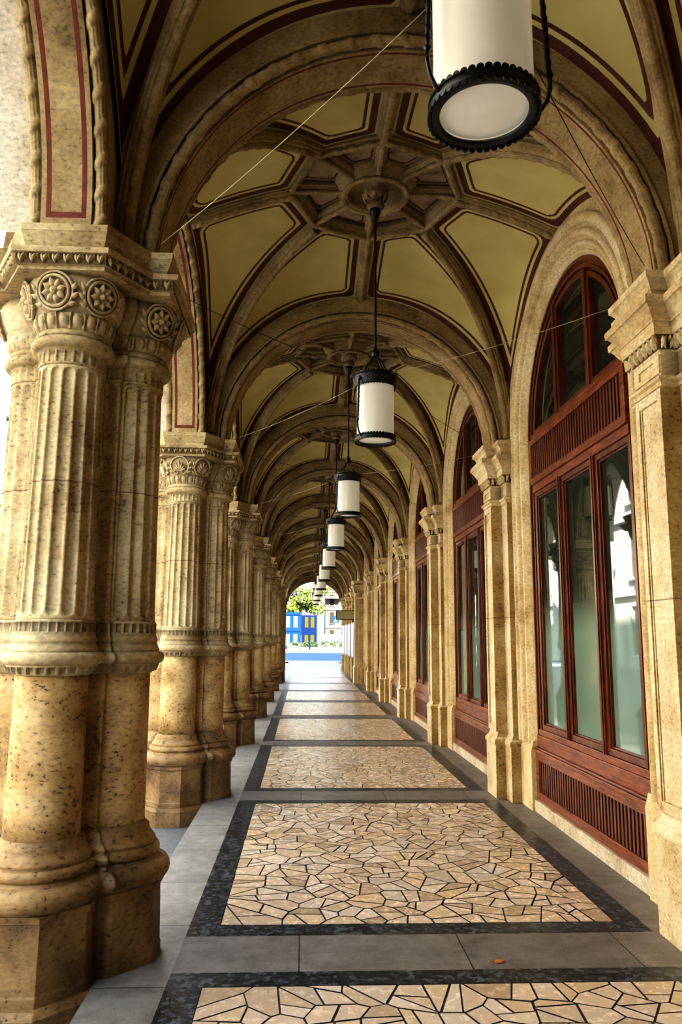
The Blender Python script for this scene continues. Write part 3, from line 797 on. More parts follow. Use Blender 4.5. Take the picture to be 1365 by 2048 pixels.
# stone window surround (child of the wall), copied bay by bay
sur = MB()
arch_sweep(sur, [(1.58, WX + 0.01), (1.58, WX - 0.045), (1.50, WX - 0.055), (1.495, WX - 0.010), (1.478, WX + 0.012), (1.465, WX + 0.012), (1.455, WX - 0.030), (1.435, WX - 0.050), (1.41, WX - 0.046), (1.395, WX - 0.022), (1.39, WX + 0.018), (1.372, WX + 0.022), (1.366, WX - 0.004), (1.345, WX - 0.016), (1.322, WX - 0.006), (1.314, WX + 0.030), (1.300, WX + 0.034), (1.294, WX + 0.012), (1.278, WX + 0.008), (1.268, WX + 0.04), (1.253, WX + 0.05), (1.25, WX + 0.16)], WZ, 0.62, 56, 0, True)
for sg in (-1, 1):
    y0, y1 = sorted((sg * 1.245, sg * 1.60))
    sur.box(WX - 0.02, WX + 0.1, y0, y1, 0.0, 0.55)
    ring = [(WX - 0.02, y0), (WX - 0.02, y1)]
    sur.add([(WX - 0.02, y0, 0.55), (WX - 0.02, y1, 0.55), (WX + 0.004, y0, 0.64), (WX + 0.004, y1, 0.64), (WX + 0.1, y0, 0.55), (WX + 0.1, y0, 0.64), (WX + 0.1, y1, 0.55), (WX + 0.1, y1, 0.64)], [(0, 1, 3, 2), (0, 2, 5, 4), (1, 6, 7, 3), (2, 3, 7, 5)])
s0 = sur.build('window_surround', M['wallstone'], wall_o); s0.location = (0, YK(-0.5), 0)
for j in range(1, 7):
    c = s0.copy(); COL.objects.link(c); c.parent = wall_o; c.location = (0, YK(j - 0.5), 0)

def frame_poly(mb, outer, wd, x0, x1, mat=0, inner_step=None):
    """extruded frame: outer polygon (y,z) CCW seen from +x, width wd"""
    inner = offset_poly(outer, -wd); n = len(outer)
    rows = [[(x1, *p) for p in outer], [(x0, *p) for p in outer], [(x0, *p) for p in inner], [(x1, *p) for p in inner]]
    mb.grid(rows, mat, False, True)
    return inner
def fan_poly(ya, yb, r, z0, n=14):
    """polygon between ya<yb under radius r above z0 (arch centre z=WZ), CCW in (y,z)"""
    yb2 = min(yb, math.sqrt(max(0, r * r - max(0, z0 - WZ) ** 2)) - 0.001); ya2 = max(ya, -yb2 if ya < -yb2 else ya)
    ya2 = max(ya, -math.sqrt(max(0, r * r - max(0, z0 - WZ) ** 2)) + 0.001)
    pts = [(ya2, z0), (yb2, z0)]
    for i in range(n + 1):
        y = yb2 + (ya2 - yb2) * i / n; z = WZ + math.sqrt(max(0, r * r - y * y))
        if z > z0 + 0.03: pts.append((y, z))
    return pts
def make_window():
    root = bpy.data.objects.new('window_1', None); COL.objects.link(root); root.location = (0, YK(-0.5), 0); struct(root)
    X = 2.275
    mb = MB(); mb.box(X - 0.055, X + 0.1, -1.25, 1.25, 0, 0.108); mb.build('stone_sill', M['plinth_white'], root, 0.004)
    # lower slatted panel
    mb = MB(); z0, z1 = 0.110, 0.545; xo = X - 0.03
    mb.box(xo, xo + 0.06, -1.248, 1.248, z0, z0 + 0.075); mb.box(xo, xo + 0.06, -1.248, 1.248, z1 - 0.07, z1)
    for sg in (-1, 1): mb.box(xo, xo + 0.06, min(sg * 1.248, sg * 1.17), max(sg * 1.248, sg * 1.17), z0 + 0.075, z1 - 0.07)
    mb.box(xo + 0.045, xo + 0.055, -1.18, 1.18, z0 + 0.06, z1 - 0.06, 1)
    mb.build('panel_frame', [M['woodh'], M['wood_back']], root, 0.003)
    mb = MB(); n = 38
    for i in range(n):
        y = -1.155 + 2.31 * i / (n - 1); mb.box(xo + 0.012, xo + 0.045, y - 0.0165, y + 0.0165, z0 + 0.076, z1 - 0.071)
    mb.build('slats', M['wood'], root, 0.002)
    mb = MB(); mb.box(X - 0.05, X + 0.05, -1.25, 1.25, 0.546, 0.575); mb.box(X - 0.035, X + 0.05, -1.25, 1.25, 0.575, 0.592); mb.build('sill_rail', M['woodh'], root, 0.004)
    mb = MB(); mb.box(X - 0.012, X + 0.06, -1.24, 1.24, 0.592, 0.705); mb.box(X - 0.002, X + 0.06, -1.22, 1.22, 0.705, 0.762); mb.build('apron_board', M['woodh'], root, 0.004)
    # stepped outer frame
    mb = MB(); arch_sweep(mb, [(1.252, X + 0.12), (1.252, X - 0.004), (1.222, X - 0.004), (1.222, X + 0.012), (1.205, X + 0.012), (1.200, X + 0.022), (1.180, X + 0.022), (1.180, X + 0.006), (1.158, X + 0.006), (1.158, X + 0.035), (1.13, X + 0.035), (1.13, X + 0.09)], WZ, 0.592, 56, 0)
    mb.build('outer_frame', M['wood'], root)
    # mullions of the shop window and the three casements
    ml = (-0.425, 0.375); w = 0.03
    for y in ml:
        mb = MB(); mb.box(X - 0.008, X + 0.10, y - w, y + w, 0.762, 3.06); mb.box(X - 0.018, X - 0.008, y - w * 0.55, y + w * 0.55, 0.762, 3.05); mb.build('mullion', M['wood'], root, 0.004)
    mb = MB(); mb.box(X - 0.006, X + 0.10, -1.14, 1.14, 3.045, 3.12); mb.build('transom', M['woodh'], root, 0.004)
    edges = [-1.13, ml[0] - w, ml[0] + w, ml[1] - w, ml[1] + w, 1.13]
    for a, b in ((0, 1), (2, 3), (4, 5)):
        ya, yb = edges[a], edges[b]; mb = MB()
        inn = frame_poly(mb, [(ya, 0.764), (yb, 0.764), (yb, 3.043), (ya, 3.043)], 0.048, X + 0.010, X + 0.075)
        inn = frame_poly(mb, inn, 0.016, X + 0.026, X + 0.075)
        mb.build('casement_frame', M['wood'], root, 0.003)
        mb = MB(); (y0, z0), (y1, z1) = inn[0], inn[2]; xg = X + 0.048
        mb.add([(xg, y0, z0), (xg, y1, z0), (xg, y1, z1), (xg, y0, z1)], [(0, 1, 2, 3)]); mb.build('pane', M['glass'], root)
    # upper slatted panel
    mb = MB(); z0, z1 = 3.12, 3.575; xo = X - 0.03
    mb.box(xo, xo + 0.1, -1.16, 1.16, z0, z0 + 0.062); mb.box(xo, xo + 0.1, -1.16, 1.16, z1 - 0.062, z1)
    for sg in (-1, 1): mb.box(xo, xo + 0.1, min(sg * 1.16, sg * 1.09), max(sg * 1.16, sg * 1.09), z0 + 0.062, z1 - 0.062)
    mb.box(xo + 0.045, xo + 0.055, -1.1, 1.1, z0 + 0.05, z1 - 0.05, 1)
    mb.build('panel_frame', [M['woodh'], M['wood_back']], root, 0.003)
    mb = MB(); n = 36
    for i in range(n):
        y = -1.072 + 2.144 * i / (n - 1); mb.box(xo + 0.012, xo + 0.045, y - 0.0165, y + 0.0165, z0 + 0.064, z1 - 0.064)
    mb.build('slats', M['wood'], root, 0.002)
    mb = MB(); mb.box(X - 0.012, X + 0.1, -1.14, 1.14, 3.575, 3.625); mb.build('fanlight_rail', M['woodh'], root, 0.004)
    for y in ml:
        mb = MB(); mb.box(X - 0.004, X + 0.09, y - w, y + w, 3.625, WZ + math.sqrt(1.14 ** 2 - y * y)); mb.build('mullion', M['wood'], root, 0.004)
    for a, b in ((0, 1), (2, 3), (4, 5)):
        mb = MB(); pl = fan_poly(edges[a], edges[b], 1.125, 3.627)
        inn = frame_poly(mb, pl, 0.045, X + 0.012, X + 0.07); mb.build('fanlight_frame', M['wood'], root)
        mb = MB(); inn = [(y, z) for y, z in pl]; mb.add([(X + 0.05, y, z) for y, z in inn], [tuple(range(len(inn)))]); mb.build('fanlight_pane', M['glass_dark'], root)
    return root
win = make_window()
for j in range(1, 7):
    c = dup(win, (0, YK(j - 0.5), 0)); c.name = 'window_%d' % (j + 1)

# ------------------------------------------------------------------ wall pilasters
PIL = [(0.32, -0.375), (0.32, 0.375), (0.135, 0.375), (0.135, 0.165), (0.03, 0.165), (0.03, -0.165), (0.135, -0.165), (0.135, -0.375)]
PIL = [(x + 2.0 - 2.0, y) for x, y in PIL]
def make_pilaster(label, poly=PIL, big=False):
    root = thing('wall_pilaster', label, 'pilaster', (2.0, YK(0), 0), 'pilasters between the windows')
    mb = MB(); sweep_poly(mb, poly, [(0, 0.035), (0.532, 0.035)]); mb.build('plinth', M['pilaster'], root, 0.006)
    mb = MB(); sweep_poly(mb, poly, [(0.53, 0.035), (0.536, 0.042), (0.555, 0.046), (0.572, 0.042), (0.585, 0.034), (0.605, 0.014), (0.63, 0.003), (0.645, 0.0)]); mb.build('base_moulding', M['pilaster'], root)
    mb = MB(); sweep_poly(mb, poly, [(0.64, 0.0), (3.04, 0.0)])
    if not big:
        # raised border of the sunken panel on the front
        for ya, yb in ((-0.165, -0.118), (0.118, 0.165)): mb.box(0.014, 0.035, ya, yb, 0.66, 3.03)
        for za, zb in ((0.66, 0.72), (2.97, 3.03)): mb.box(0.014, 0.035, -0.118, 0.118, za, zb)
        for ya, yb in ((-0.118, -0.104), (0.104, 0.118)): mb.box(0.023, 0.035, ya, yb, 0.72, 2.97)
    mb.build('shaft', M['pilaster'], root, 0.003)
    mb = MB(); pf = [(3.035, 0.0), (3.04, 0.012), (3.05, 0.016), (3.062, 0.018), (3.072, 0.034), (3.086, 0.036), (3.094, 0.028), (3.10, 0.008), (3.11, 0.002), (3.235, 0.002), (3.245, 0.010), (3.252, 0.012), (3.27, 0.014), (3.31, 0.028), (3.335, 0.05)]
    sweep_poly(mb, poly, pf, dark=(3.252, 3.335))
    edge_leaves(mb, offset_poly(poly, 0.016), 3.252, 3.338, 0.060, 0.036, skip=lambda a, b: a[0] > 0.29 and b[0] > 0.29)
    if not big:
        for ya, yb in ((-0.165, -0.10), (0.10, 0.165)): mb.box(0.016, 0.035, ya, yb, 3.115, 3.23)
        for za, zb in ((3.115, 3.145), (3.2, 3.23)): mb.box(0.016, 0.035, -0.10, 0.10, za, zb)
    for ch in root.children:           # flanks bush hammered, also darkened to stand in for side shade; fronts smooth
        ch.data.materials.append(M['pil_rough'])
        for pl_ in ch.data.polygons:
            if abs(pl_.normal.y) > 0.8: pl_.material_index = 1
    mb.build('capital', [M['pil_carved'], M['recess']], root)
    mb = MB(); pf = [(3.33, 0.055), (3.40, 0.06), (3.402, 0.068), (3.412, 0.068), (3.43, 0.082), (3.47, 0.105), (3.485, 0.118), (3.49, 0.13), (3.525, 0.133), (3.535, 0.13), (3.54, 0.062), (3.585, 0.062), (3.592, 0.07), (3.62, 0.08), (3.645, 0.10), (3.65, 0.108), (3.69, 0.11)]
    sweep_poly(mb, poly, pf); mb.build('impost', M['pil_carved'], root)
    return root
pil = make_pilaster('nearest wall pilaster, cropped by the right edge, pale stone with stepped plinth')
for k in range(1, 6): dup(pil, (2.0, YK(k), 0), '%s pale stone wall pilaster from the camera, right of the walkway' % ORD[k])
BIG = [(0.32, -0.42), (0.32, 0.42), (0.12, 0.42), (0.12, 0.28), (-0.12, 0.28), (-0.12, -0.28), (0.0, -0.28), (0.0, -0.36), (0.12, -0.36), (0.12, -0.42)]
BIGP = make_pilaster('wide stone corner pilaster with block joints beside the poster cases, far right end', BIG, True); BIGP.location = (2.0, YK(6), 0)
for ch in BIGP.children:
    if ch.name.startswith('shaft'):
        ch.data.materials[0] = ch.data.materials[1] = stone('jointed_limestone', (0.62, 0.50, 0.28), (0.52, 0.39, 0.19), (0.40, 0.28, 0.12), 0.3, 0.7, (0.95, 1.4, 1.85, 2.3, 2.75))
for k in range(7, 10): dup(pil, (2.0, YK(k), 0), '%s wall pilaster, in the dark stretch beyond the corner pilaster' % ORD[k])
dup(pil, (2.0, YK(-1), 0), 'wall pilaster behind the right edge, level with the camera')

# ------------------------------------------------------------------ floor
XK, XL0, XL1, XR1, XR0 = -0.955, -0.614, -0.446, 1.820, 1.975
fl = MB()
def q(x0, x1, y0, y1, m, z=0.0): fl.add([(x0, y0, z), (x1, y0, z), (x1, y1, z), (x0, y1, z)], [(0, 1, 2, 3)], m)
Y0F, YEND = YK(-2), 44.4
STONEV = {}
def clip_half(poly, p, n):
    out = []; m = len(poly)
    for i in range(m):
        a, b = poly[i], poly[(i + 1) % m]; da, db = (a - p) @ n, (b - p) @ n
        if da <= 0: out.append(a)
        if (da < 0 < db) or (db < 0 < da): out.append(a + (b - a) * da / (da - db))
    return out
def area(p): return 0.5 * abs(sum(p[i][0] * p[(i + 1) % len(p)][1] - p[(i + 1) % len(p)][0] * p[i][1] for i in range(len(p))))
def crazy(w, h, seed):
    rs = np.random.RandomState(seed); pts = rs.rand(235, 2) * np.array([w, h]); keep = []
    for p in pts:
        if all(np.hypot(*(p - k)) > 0.055 for k in keep): keep.append(p)
    pts = np.array(keep); cells = []
    for i, p in enumerate(pts):
        poly = [np.array(c, float) for c in ((0, 0), (w, 0), (w, h), (0, h))]
        d = np.linalg.norm(pts - p, axis=1)
        for j in np.argsort(d)[1:26]:
            if d[j] > 1.0 or len(poly) < 3: break
            n = (pts[j] - p); wgt = 0.5; poly = clip_half(poly, p + n * wgt, n)
        if len(poly) > 2: cells.append(poly)
    out = []
    while cells:
        c = cells.pop(); A = area(c); ctr = sum(c) / len(c)
        if A > 0.019 + 0.022 * rs.rand():
            ext = np.ptp(np.array(c), axis=0); ax = 0 if ext[0] > ext[1] else 1
            th = rs.normal(0, 0.45) + (0 if ax == 0 else PI / 2); n = np.array([math.cos(th), math.sin(th)]); q0 = ctr + rs.normal(0, 0.02, 2)
            a1, a2 = clip_half(c, q0, n), clip_half(c, q0, -n)
            if len(a1) > 2 and len(a2) > 2: cells += [a1, a2]; continue
        out.append(c)
    res = []
    for c in out:
        # inset each stone by its own joint width
        g = 0.0025 + 0.003 * rs.rand(); poly = c
        for i in range(len(c)):
            a, b = c[i], c[(i + 1) % len(c)]; e = b - a; l = np.linalg.norm(e)
            if l < 1e-6: continue
            n = np.array([e[1], -e[0]]) / l
            gg = g + 0.003 * rs.rand()
            poly = clip_half(poly, a - n * gg, n)
            if len(poly) < 3: break
        if len(poly) > 2 and area(poly) > 2e-4: res.append((poly, rs.rand()))
    return res
CRAZY = {}
def paving(x0, x1, y0, y1, k):
    key = k if k in (-1, 0, 1, 2, 3) else 10 + k % 3
    if key not in CRAZY: CRAZY[key] = crazy(x1 - x0, y1 - y0, 50 + key)
    for poly, v in CRAZY[key]:
        STONEV[len(fl.f)] = v
        fl.add([(x0 + p[0], y0 + p[1], 0.0) for p in poly], [tuple(range(len(poly)))], 0)
for k in range(-2, 10):
    a = YK(k) - 0.23; b = a + 0.46; c = YK(k + 1) - 0.23
    q(XL0, XR0, a, b, 2)                                   # grey cross band
    q(XL0, XL1, b, c, 1); q(XR1, XR0, b, c, 1)             # dark strips
    q(XL1, XR1, b, b + 0.162, 1); q(XL1, XR1, c - 0.155, c, 1)
    paving(XL1, XR1, b + 0.162, c - 0.155, k)
q(XK, XL0, YK(-2) - 0.23, YEND, 3); q(XR0, 2.30, YK(-2) - 0.23, YEND, 2)
fl.add([(XK, YK(-2) - .23, 0), (XK, YEND, 0), (XK, YEND, -0.17), (XK, YK(-2) - .23, -0.17)], [(0, 1, 2, 3)], 3)
q(XK, 2.30, YEND, YEND + 12.4, 5, -0.001)
q(XK, 2.30, YK(-2) - 0.23, YEND, 4, -0.0045)
floor = struct(fl.build('floor', [M['mosaic'], M['granite'], M['band'], M['kerbstone'], M['mortar'], M['sidewalk']], recalc=False))
_a = floor.data.attributes.new('stone', 'FLOAT', 'FACE'); _a.data.foreach_set('value', [STONEV.get(i, 0.0) for i in range(len(fl.f))])
side = MB(); side.add([(-4.2, -8, -0.17), (XK, -8, -0.17), (XK, 60, -0.17), (-4.2, 60, -0.17)], [(0, 1, 2, 3)])
side.add([(-4.2, -8, -0.17), (-4.2, 60, -0.17), (-4.2, 60, -0.30), (-4.2, -8, -0.30)], [(0, 1, 2, 3)])
struct(side.build('floor_pavement', M['sidewalk']))
g = MB(); g.add([(-60, -40, -0.30), (-4.2, -40, -0.30), (-4.2, 56.8, -0.30), (-60, 56.8, -0.30)], [(0, 1, 2, 3)]); struct(g.build('floor_road', M['road']))
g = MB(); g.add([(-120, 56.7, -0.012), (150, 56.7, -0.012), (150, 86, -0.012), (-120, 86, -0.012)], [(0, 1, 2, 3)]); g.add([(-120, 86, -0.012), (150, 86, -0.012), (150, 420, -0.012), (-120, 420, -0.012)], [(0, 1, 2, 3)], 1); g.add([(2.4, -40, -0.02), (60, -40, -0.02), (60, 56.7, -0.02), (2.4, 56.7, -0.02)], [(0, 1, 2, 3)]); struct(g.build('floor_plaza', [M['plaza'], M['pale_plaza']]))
# the fallen leaf
lf = MB(); petal(lf, (0, 0, 0.004), (1, 0, 0), (0, 1, 0), (0, 0, 1), 0.055, 0.02, 0.008, curl=0.006); tube(lf, [(0, 0, 0.006), (-0.02, 0.004, 0.006)], 0.0015, 5)
lo = tag(lf.build('fallen_leaf', M['leaf_dry']), 'small dry orange leaf lying on the nearest grey cross band', 'leaf'); lo.location = (0.985, 4.13, 0); lo.rotation_euler = (0, 0, 0.1)

# ------------------------------------------------------------------ left wall above the street arches, roof mass, ends, added light blockers
wl = MB()
for j in range(-1, 7):
    yc = YK(j - 0.5); h = P / 2
    for x in (PX - 0.19, PX + 0.165):
        low = [(1.50 * math.cos(a), ZS + 1.50 * math.sin(a)) for a in np.linspace(0, PI, 41)]
        upp = [(h * math.cos(a) if False else h - 2 * h * i / 40, 6.0) for i, a in enumerate(np.linspace(0, PI, 41))]
        wl.grid([[(x, yc + y, z) for y, z in [(h, ZS)] + low + [(-h, ZS)]], [(x, yc + y, z) for y, z in [(h, 6.0)] + upp + [(-h, 6.0)]]], 0, False)
struct(wl.build('wall_left', M['arch']))
wl = MB(); wl.box(-1.48, -1.08, YK(9), 44.4, -0.17, 6.0); struct(wl.build('wall_left_far', M['arch']))
wl = MB(); wl.box(-2.3, -1.95, -4.1, 0.0, -0.17, 6.0); struct(wl.build('wall_left_blocker', M['arch']))  # added closure of an open arch, keeps light off the near bay
wl = MB(); wl.box(-2.2, 2.4, -4.4, -4.1, -0.17, 6.0); struct(wl.build('wall_back_blocker', M['arch']))  # added behind the camera to stop light; the arcade really runs on
up = MB(); up.box(-1.6, 30, -14, 46, 6.0, 28)
struct(up.build('wall_upper', M['facade']))
rw = MB(); rw.box(2.42, 2.5, -14, 44.5, -0.1, 6.0); struct(rw.build('wall_shop_interior', plain('dark_interior', (0.03, 0.03, 0.025), 0.9)))
# dark end pier on the left
e = thing('end_pier', 'plain dark stone end pier with impost, closing the left row of columns', 'pier', (-1.05, YK(6) + 0.93, 0))
mb = MB(); mb.box(-0.40, 0.38, -0.16, 0.45, -0.17, 0.5); mb.build('plinth', M['pier_base'], e, 0.01)
mb = MB(); mb.box(-0.36, 0.34, -0.12, 0.42, 0.5, 3.35); mb.build('shaft', M['arch'], e, 0.005)
mb = MB(); sq_ = [(0.34, -0.12), (0.34, 0.42), (-0.36, 0.42), (-0.36, -0.12)]
sweep_poly(mb, sq_, [(3.34, 0.0), (3.40, 0.02), (3.44, 0.03), (3.50, 0.09), (3.56, 0.10), (3.62, 0.10), (3.68, 0.11)]); mb.build('impost', M['impost'], e)
# end wall with the last opening and a roundel above
ew = MB(); yE = 44.45; R = 1.62; zc = 3.22
path = [(R, -0.17)] + [(R * math.cos(a), zc + R * math.sin(a)) for a in np.linspace(0, PI, 49)] + [(-R, -0.17)]
H = 2.6
out = [(H, -0.17)] + [((H, zc + (6.0 - zc) * a / (PI / 4)) if a <= PI / 4 else ((-H, zc + (6.0 - zc) * (PI - a) / (PI / 4)) if a >= 3 * PI / 4 else (H * (1 - (a - PI / 4) / (PI / 4)), 6.0))) for a in np.linspace(0, PI, 49)] + [(-H, -0.17)]
for y in (yE, yE + 0.6): ew.grid([[(0.62 + x, y, z) for x, z in path], [(0.62 + x, y, z) for x, z in out]], 0, False)
ew.grid([[(0.62 + x, yE, z) for x, z in path], [(0.62 + x, yE + 0.6, z) for x, z in path]], 0, True)
torus(ew, (0.62, yE - 0.01, 5.22), (1, 0, 0), (0, 0, 1), (0, 1, 0), 0.24, 0.045); torus(ew, (0.62, yE - 0.01, 5.22), (1, 0, 0), (0, 0, 1), (0, 1, 0), 0.15, 0.03)
struct(ew.build('wall_end', M['arch']))

# sign box and poster cases on the right near the end
sb = thing('projecting_sign_box', 'khaki rectangular sign box projecting from the right wall at the far end', 'sign', (1.72, 32.1, 2.36))
mb = MB(); mb.box(-0.38, 0.42, -0.09, 0.09, 0, 0.40); mb.build('case', M['dark'], sb, 0.01)
mb = MB(); mb.box(-0.34, 0.42, -0.098, -0.09, 0.03, 0.37); mb.build('face', M['khaki'], sb)
for i, yy in enumerate((30.6, 32.9, 35.2, 37.5)):
    pc = thing('poster_case', ['red-brown framed poster case nearest the wide corner pilaster', 'second poster case on the far right wall', 'third poster case on the far right wall', 'farthest poster case on the right wall'][i], 'poster case', (2.19, yy, 0.85), 'poster cases')
    mb = MB(); mb.box(-0.26, 0.03, -0.95, 0.95, 0, 1.38); mb.build('frame', M['frame_brown'], pc, 0.01)
    mb = MB(); mb.box(-0.266, -0.26, -0.88, 0.88, 0.06, 1.32); mb.box(-0.27, -0.266, 0.25, 0.85, 0.7, 1.3, 1); mb.build('poster', [M['poster'], M['poster_blue']], pc)
    for s2 in (-0.7, 0.7):
        mb = MB(); mb.box(-0.24, 0.02, s2 - 0.22, s2 + 0.22, -0.85, 0.0); mb.build('leg', M['arch'], pc)

# ------------------------------------------------------------------ the square beyond
def blob_foliage(mb, c, rad, n, size, seed, mat=0):
    rs = np.random.RandomState(seed)
    cl = [(np.array(c) + (rs.rand(3) * 2 - 1) * np.array(rad) * 0.75) for _ in range(26)]
    for i in range(n):
        o = cl[rs.randint(len(cl))]; v = rs.normal(size=3); v /= np.linalg.norm(v)
        p = o + v * np.array(rad) * 0.30 * rs.rand() ** 0.33
        a = rs.normal(size=3); a /= np.linalg.norm(a); b = np.cross(a, v); b /= max(np.linalg.norm(b), 1e-6)
        s = size * (0.6 + 0.8 * rs.rand())
        mb.add([p - a * s, p + b * s * 0.6, p + a * s, p - b * s * 0.6], [(0, 1, 2, 3)], mat)
t = thing('square_tree', 'leafy sunlit green tree seen through the far opening, behind the blue cabin', 'tree', (0.4, 130, 0))
mb = MB(); blob_foliage(mb, (0.0, 0, 7.9), (4.1, 3.2, 2.9), 5200, 0.20, 3); mb.build('crown', M['tree'], t, recalc=False)
mb = MB(); tube(mb, [(0, 0, 0), (0.1, 0, 3), (0.0, 0, 6.5)], [0.28, 0.22, 0.12], 10)
for d in ((1.5, 0.3, 7.5), (-1.6, -0.2, 7.6), (0.4, 0.9, 8.2)): tube(mb, [(0.05, 0, 4.2), (d[0] * 0.5, d[1] * 0.5, 5.8), d], [0.13, 0.09, 0.05], 8)
mb.build('trunk', M['bark'], t)
# blue two storey cabin
c = thing('blue_site_cabin', 'bright blue two storey cabin with white windows, left in the far opening', 'cabin', (-2.0, 118, 0))
mb = MB(); mb.box(-3.2, 1.6, 0, 5, 0, 5.35); mb.build('body', M['blue_light'], c)
mb = MB(); mb.box(-3.3, 1.61, -0.12, 0, 5.1, 5.5); mb.box(-3.3, 1.61, -0.12, 0, 2.6, 2.8); mb.build('cornice', M['blue_light'], c)
mb = MB(); mb.box(1.62, 4.1, 0.5, 5, 0, 5.1); mb.build('side_wing', M['blue_dark'], c)
for zz in (0.5, 3.2):
    for xx in (-2.6, -1.5, -0.35, 0.8): 
        mb = MB(); mb.box(xx - 0.3, xx + 0.3, -0.06, 0.02, zz, zz + 1.7); mb.build('window', M['white'], c)
    for xx in (2.2, 3.1):
        mb = MB(); mb.box(xx, xx + 0.55, 0.44, 0.52, zz, zz + 1.6); mb.build('window', M['olive'], c)
# white van
v = thing('delivery_van', 'white delivery van with blue stripe parked beyond the planters', 'van', (4.6, 112, 0))
mb = MB(); prof = [(-2.3, 0.35), (2.4, 0.35), (2.55, 0.9), (2.4, 1.35), (1.7, 2.15), (-2.2, 2.25), (-2.35, 2.0)]
mb.grid([[(x, y, z) for x, z in prof] for y in (-0.95, 0.95)], 0, False, True, True); mb.build('body', M['white'], v, 0.06)
mb = MB(); mb.add([(1.0, -0.962, 1.35), (2.25, -0.962, 1.35), (1.68, -0.962, 2.0), (1.0, -0.962, 2.0)], [(0, 1, 2, 3)]); mb.box(-1.9, 0.7, -0.962, -0.955, 0.95, 1.2); mb.build('side_window', M['dark'], v)
for x in (-1.4, 1.5):
    mb = MB(); mb.grid([[(x + 0.36 * math.cos(a), y, 0.36 + 0.36 * math.sin(a)) for a in np.linspace(0, 2 * PI, 25)[:-1]] for y in (-1.0, -0.75)], 0, False, True, True); mb.build('wheel', M['tyre'], v)
# red kiosk
kk = thing('red_kiosk', 'small red kiosk with white awning at right in the far opening', 'kiosk', (9.3, 106, 0))
mb = MB(); mb.box(-1.2, 1.4, 0, 1.8, 0, 2.3); mb.build('body', M['red'], kk, 0.03)
mb = MB(); mb.box(-1.5, 1.7, -0.7, 2.0, 2.3, 2.5); mb.build('roof', M['white'], kk)
mb = MB(); mb.box(-0.9, 0.1, -0.03, 0.02, 0.9, 1.9); mb.box(0.4, 1.2, -0.03, 0.02, 0.9, 1.9); mb.build('counter_window', M['dark'], kk)
# parking style blue sign on a post
sg_ = thing('blue_road_sign', 'square blue road sign with white triangle on a thin post', 'sign', (4.1, 99, 0))
mb = MB(); tube(mb, [(0, 0, 0), (0, 0, 4.6)], 0.05); mb.build('post', M['grey'], sg_)
mb = MB(); mb.box(-0.42, 0.42, -0.05, -0.02, 3.55, 4.4); mb.build('plate', M['blue_light'], sg_)
mb = MB(); mb.add([(-0.28, -0.056, 3.65), (0.28, -0.056, 3.65), (0, -0.056, 4.25)], [(0, 1, 2)]); mb.build('white_triangle', M['white'], sg_)
# planters with hedges
for i in range(8):
    x = -0.9 + 1.12 * i
    pl = thing('planter_hedge', 'white planter with green shrub in the row across the square, %s from the left' % ORD[i].replace('nearest', 'first'), 'planter', (x, 93 + 0.3 * (i % 3), 0), 'planters across the square')
    mb = MB(); mb.box(-0.46, 0.46, -0.25, 0.25, 0, 0.55); mb.build('box', M['white'], pl, 0.02)
    mb = MB(); blob_foliage(mb, (0, 0, 0.85), (0.5, 0.3, 0.42), 420, 0.07, 20 + i); mb.build('shrub', M['hedge'], pl, recalc=False)
# cafe parasol
pa = thing('cafe_stall', 'grey roofed cafe stall in front of the blue cabin', 'stall', (-1.1, 97, 0))
mb = MB(); prof = [(-0.95, 2.0), (0.0, 2.55), (0.95, 2.0)]
mb.grid([[(x, y, z) for x, z in prof] for y in (-0.9, 0.9)], 0, False); mb.build('roof', M['grey'], pa)
for x in (-0.85, 0.85):
    for y in (-0.8, 0.8): mb = MB(); tube(mb, [(x, y, 0), (x, y, 2.05)], 0.04, 6); mb.build('post', M['grey'], pa)
mb = MB(); mb.box(-0.8, 0.8, -0.5, 0.5, 0.0, 1.0); mb.build('counter', M['white'], pa)
# buildings
def building(name, label, x0, x1, y, h, nx, nz, mat, wm, depth=12, z0=0.0, rail=True, fl_h=3.6):
    b = thing(name, label, 'building', ((x0 + x1) / 2, y, 0)); w = (x1 - x0) / 2
    mb = MB(); mb.box(-w, w, 0, depth, z0, h); mb.build('wall', mat, b)
    mb = MB(); mb.box(-w - 0.3, w + 0.3, -0.7, 0.2, h - 0.5, h + 0.2)
    for k in range(1, nz): mb.box(-w, w, -0.25, 0.1, k * h / nz - 0.2, k * h / nz + 0.1)
    mb.build('cornice', mat, b)
    for i in range(nx):
        for k in range(nz):
            cx = -w + (i + 0.5) * 2 * w / nx; cz = (k + 0.5) * h / nz
            mb = MB(); hw, hh = w / nx * 0.32, h / nz * 0.30
            frame_poly2 = [(cx - hw - 0.2, cz - hh - 0.2), (cx + hw + 0.2, cz - hh - 0.2), (cx + hw + 0.2, cz + hh + 0.3), (cx - hw - 0.2, cz + hh + 0.3)]
            inn = offset_poly(frame_poly2, -0.2); 
            mb.grid([[(p[0], 0.0, p[1]) for p in frame_poly2], [(p[0], -0.22, p[1]) for p in frame_poly2], [(p[0], -0.22, p[1]) for p in inn], [(p[0], 0.0, p[1]) for p in inn]], 0, False, True)
            fo = mb.build('window', mat, b); mb = MB(); mb.add([(p[0], -0.03, p[1]) for p in inn], [(0, 1, 2, 3)]); mb.build('pane', wm, fo)
    return b
building('ornate_palace', 'ornate pale corner palace with balcony behind the tree, right in the far opening', 5.4, 24.0, 190, 26, 6, 6, M['far_stone'], M['far_win'])
building('white_building', 'white sunlit building block behind the tree top', -26, 6.2, 250, 34, 8, 6, M['offwhite'], M['offwhite'])
pal = bpy.data.objects['ornate_palace']
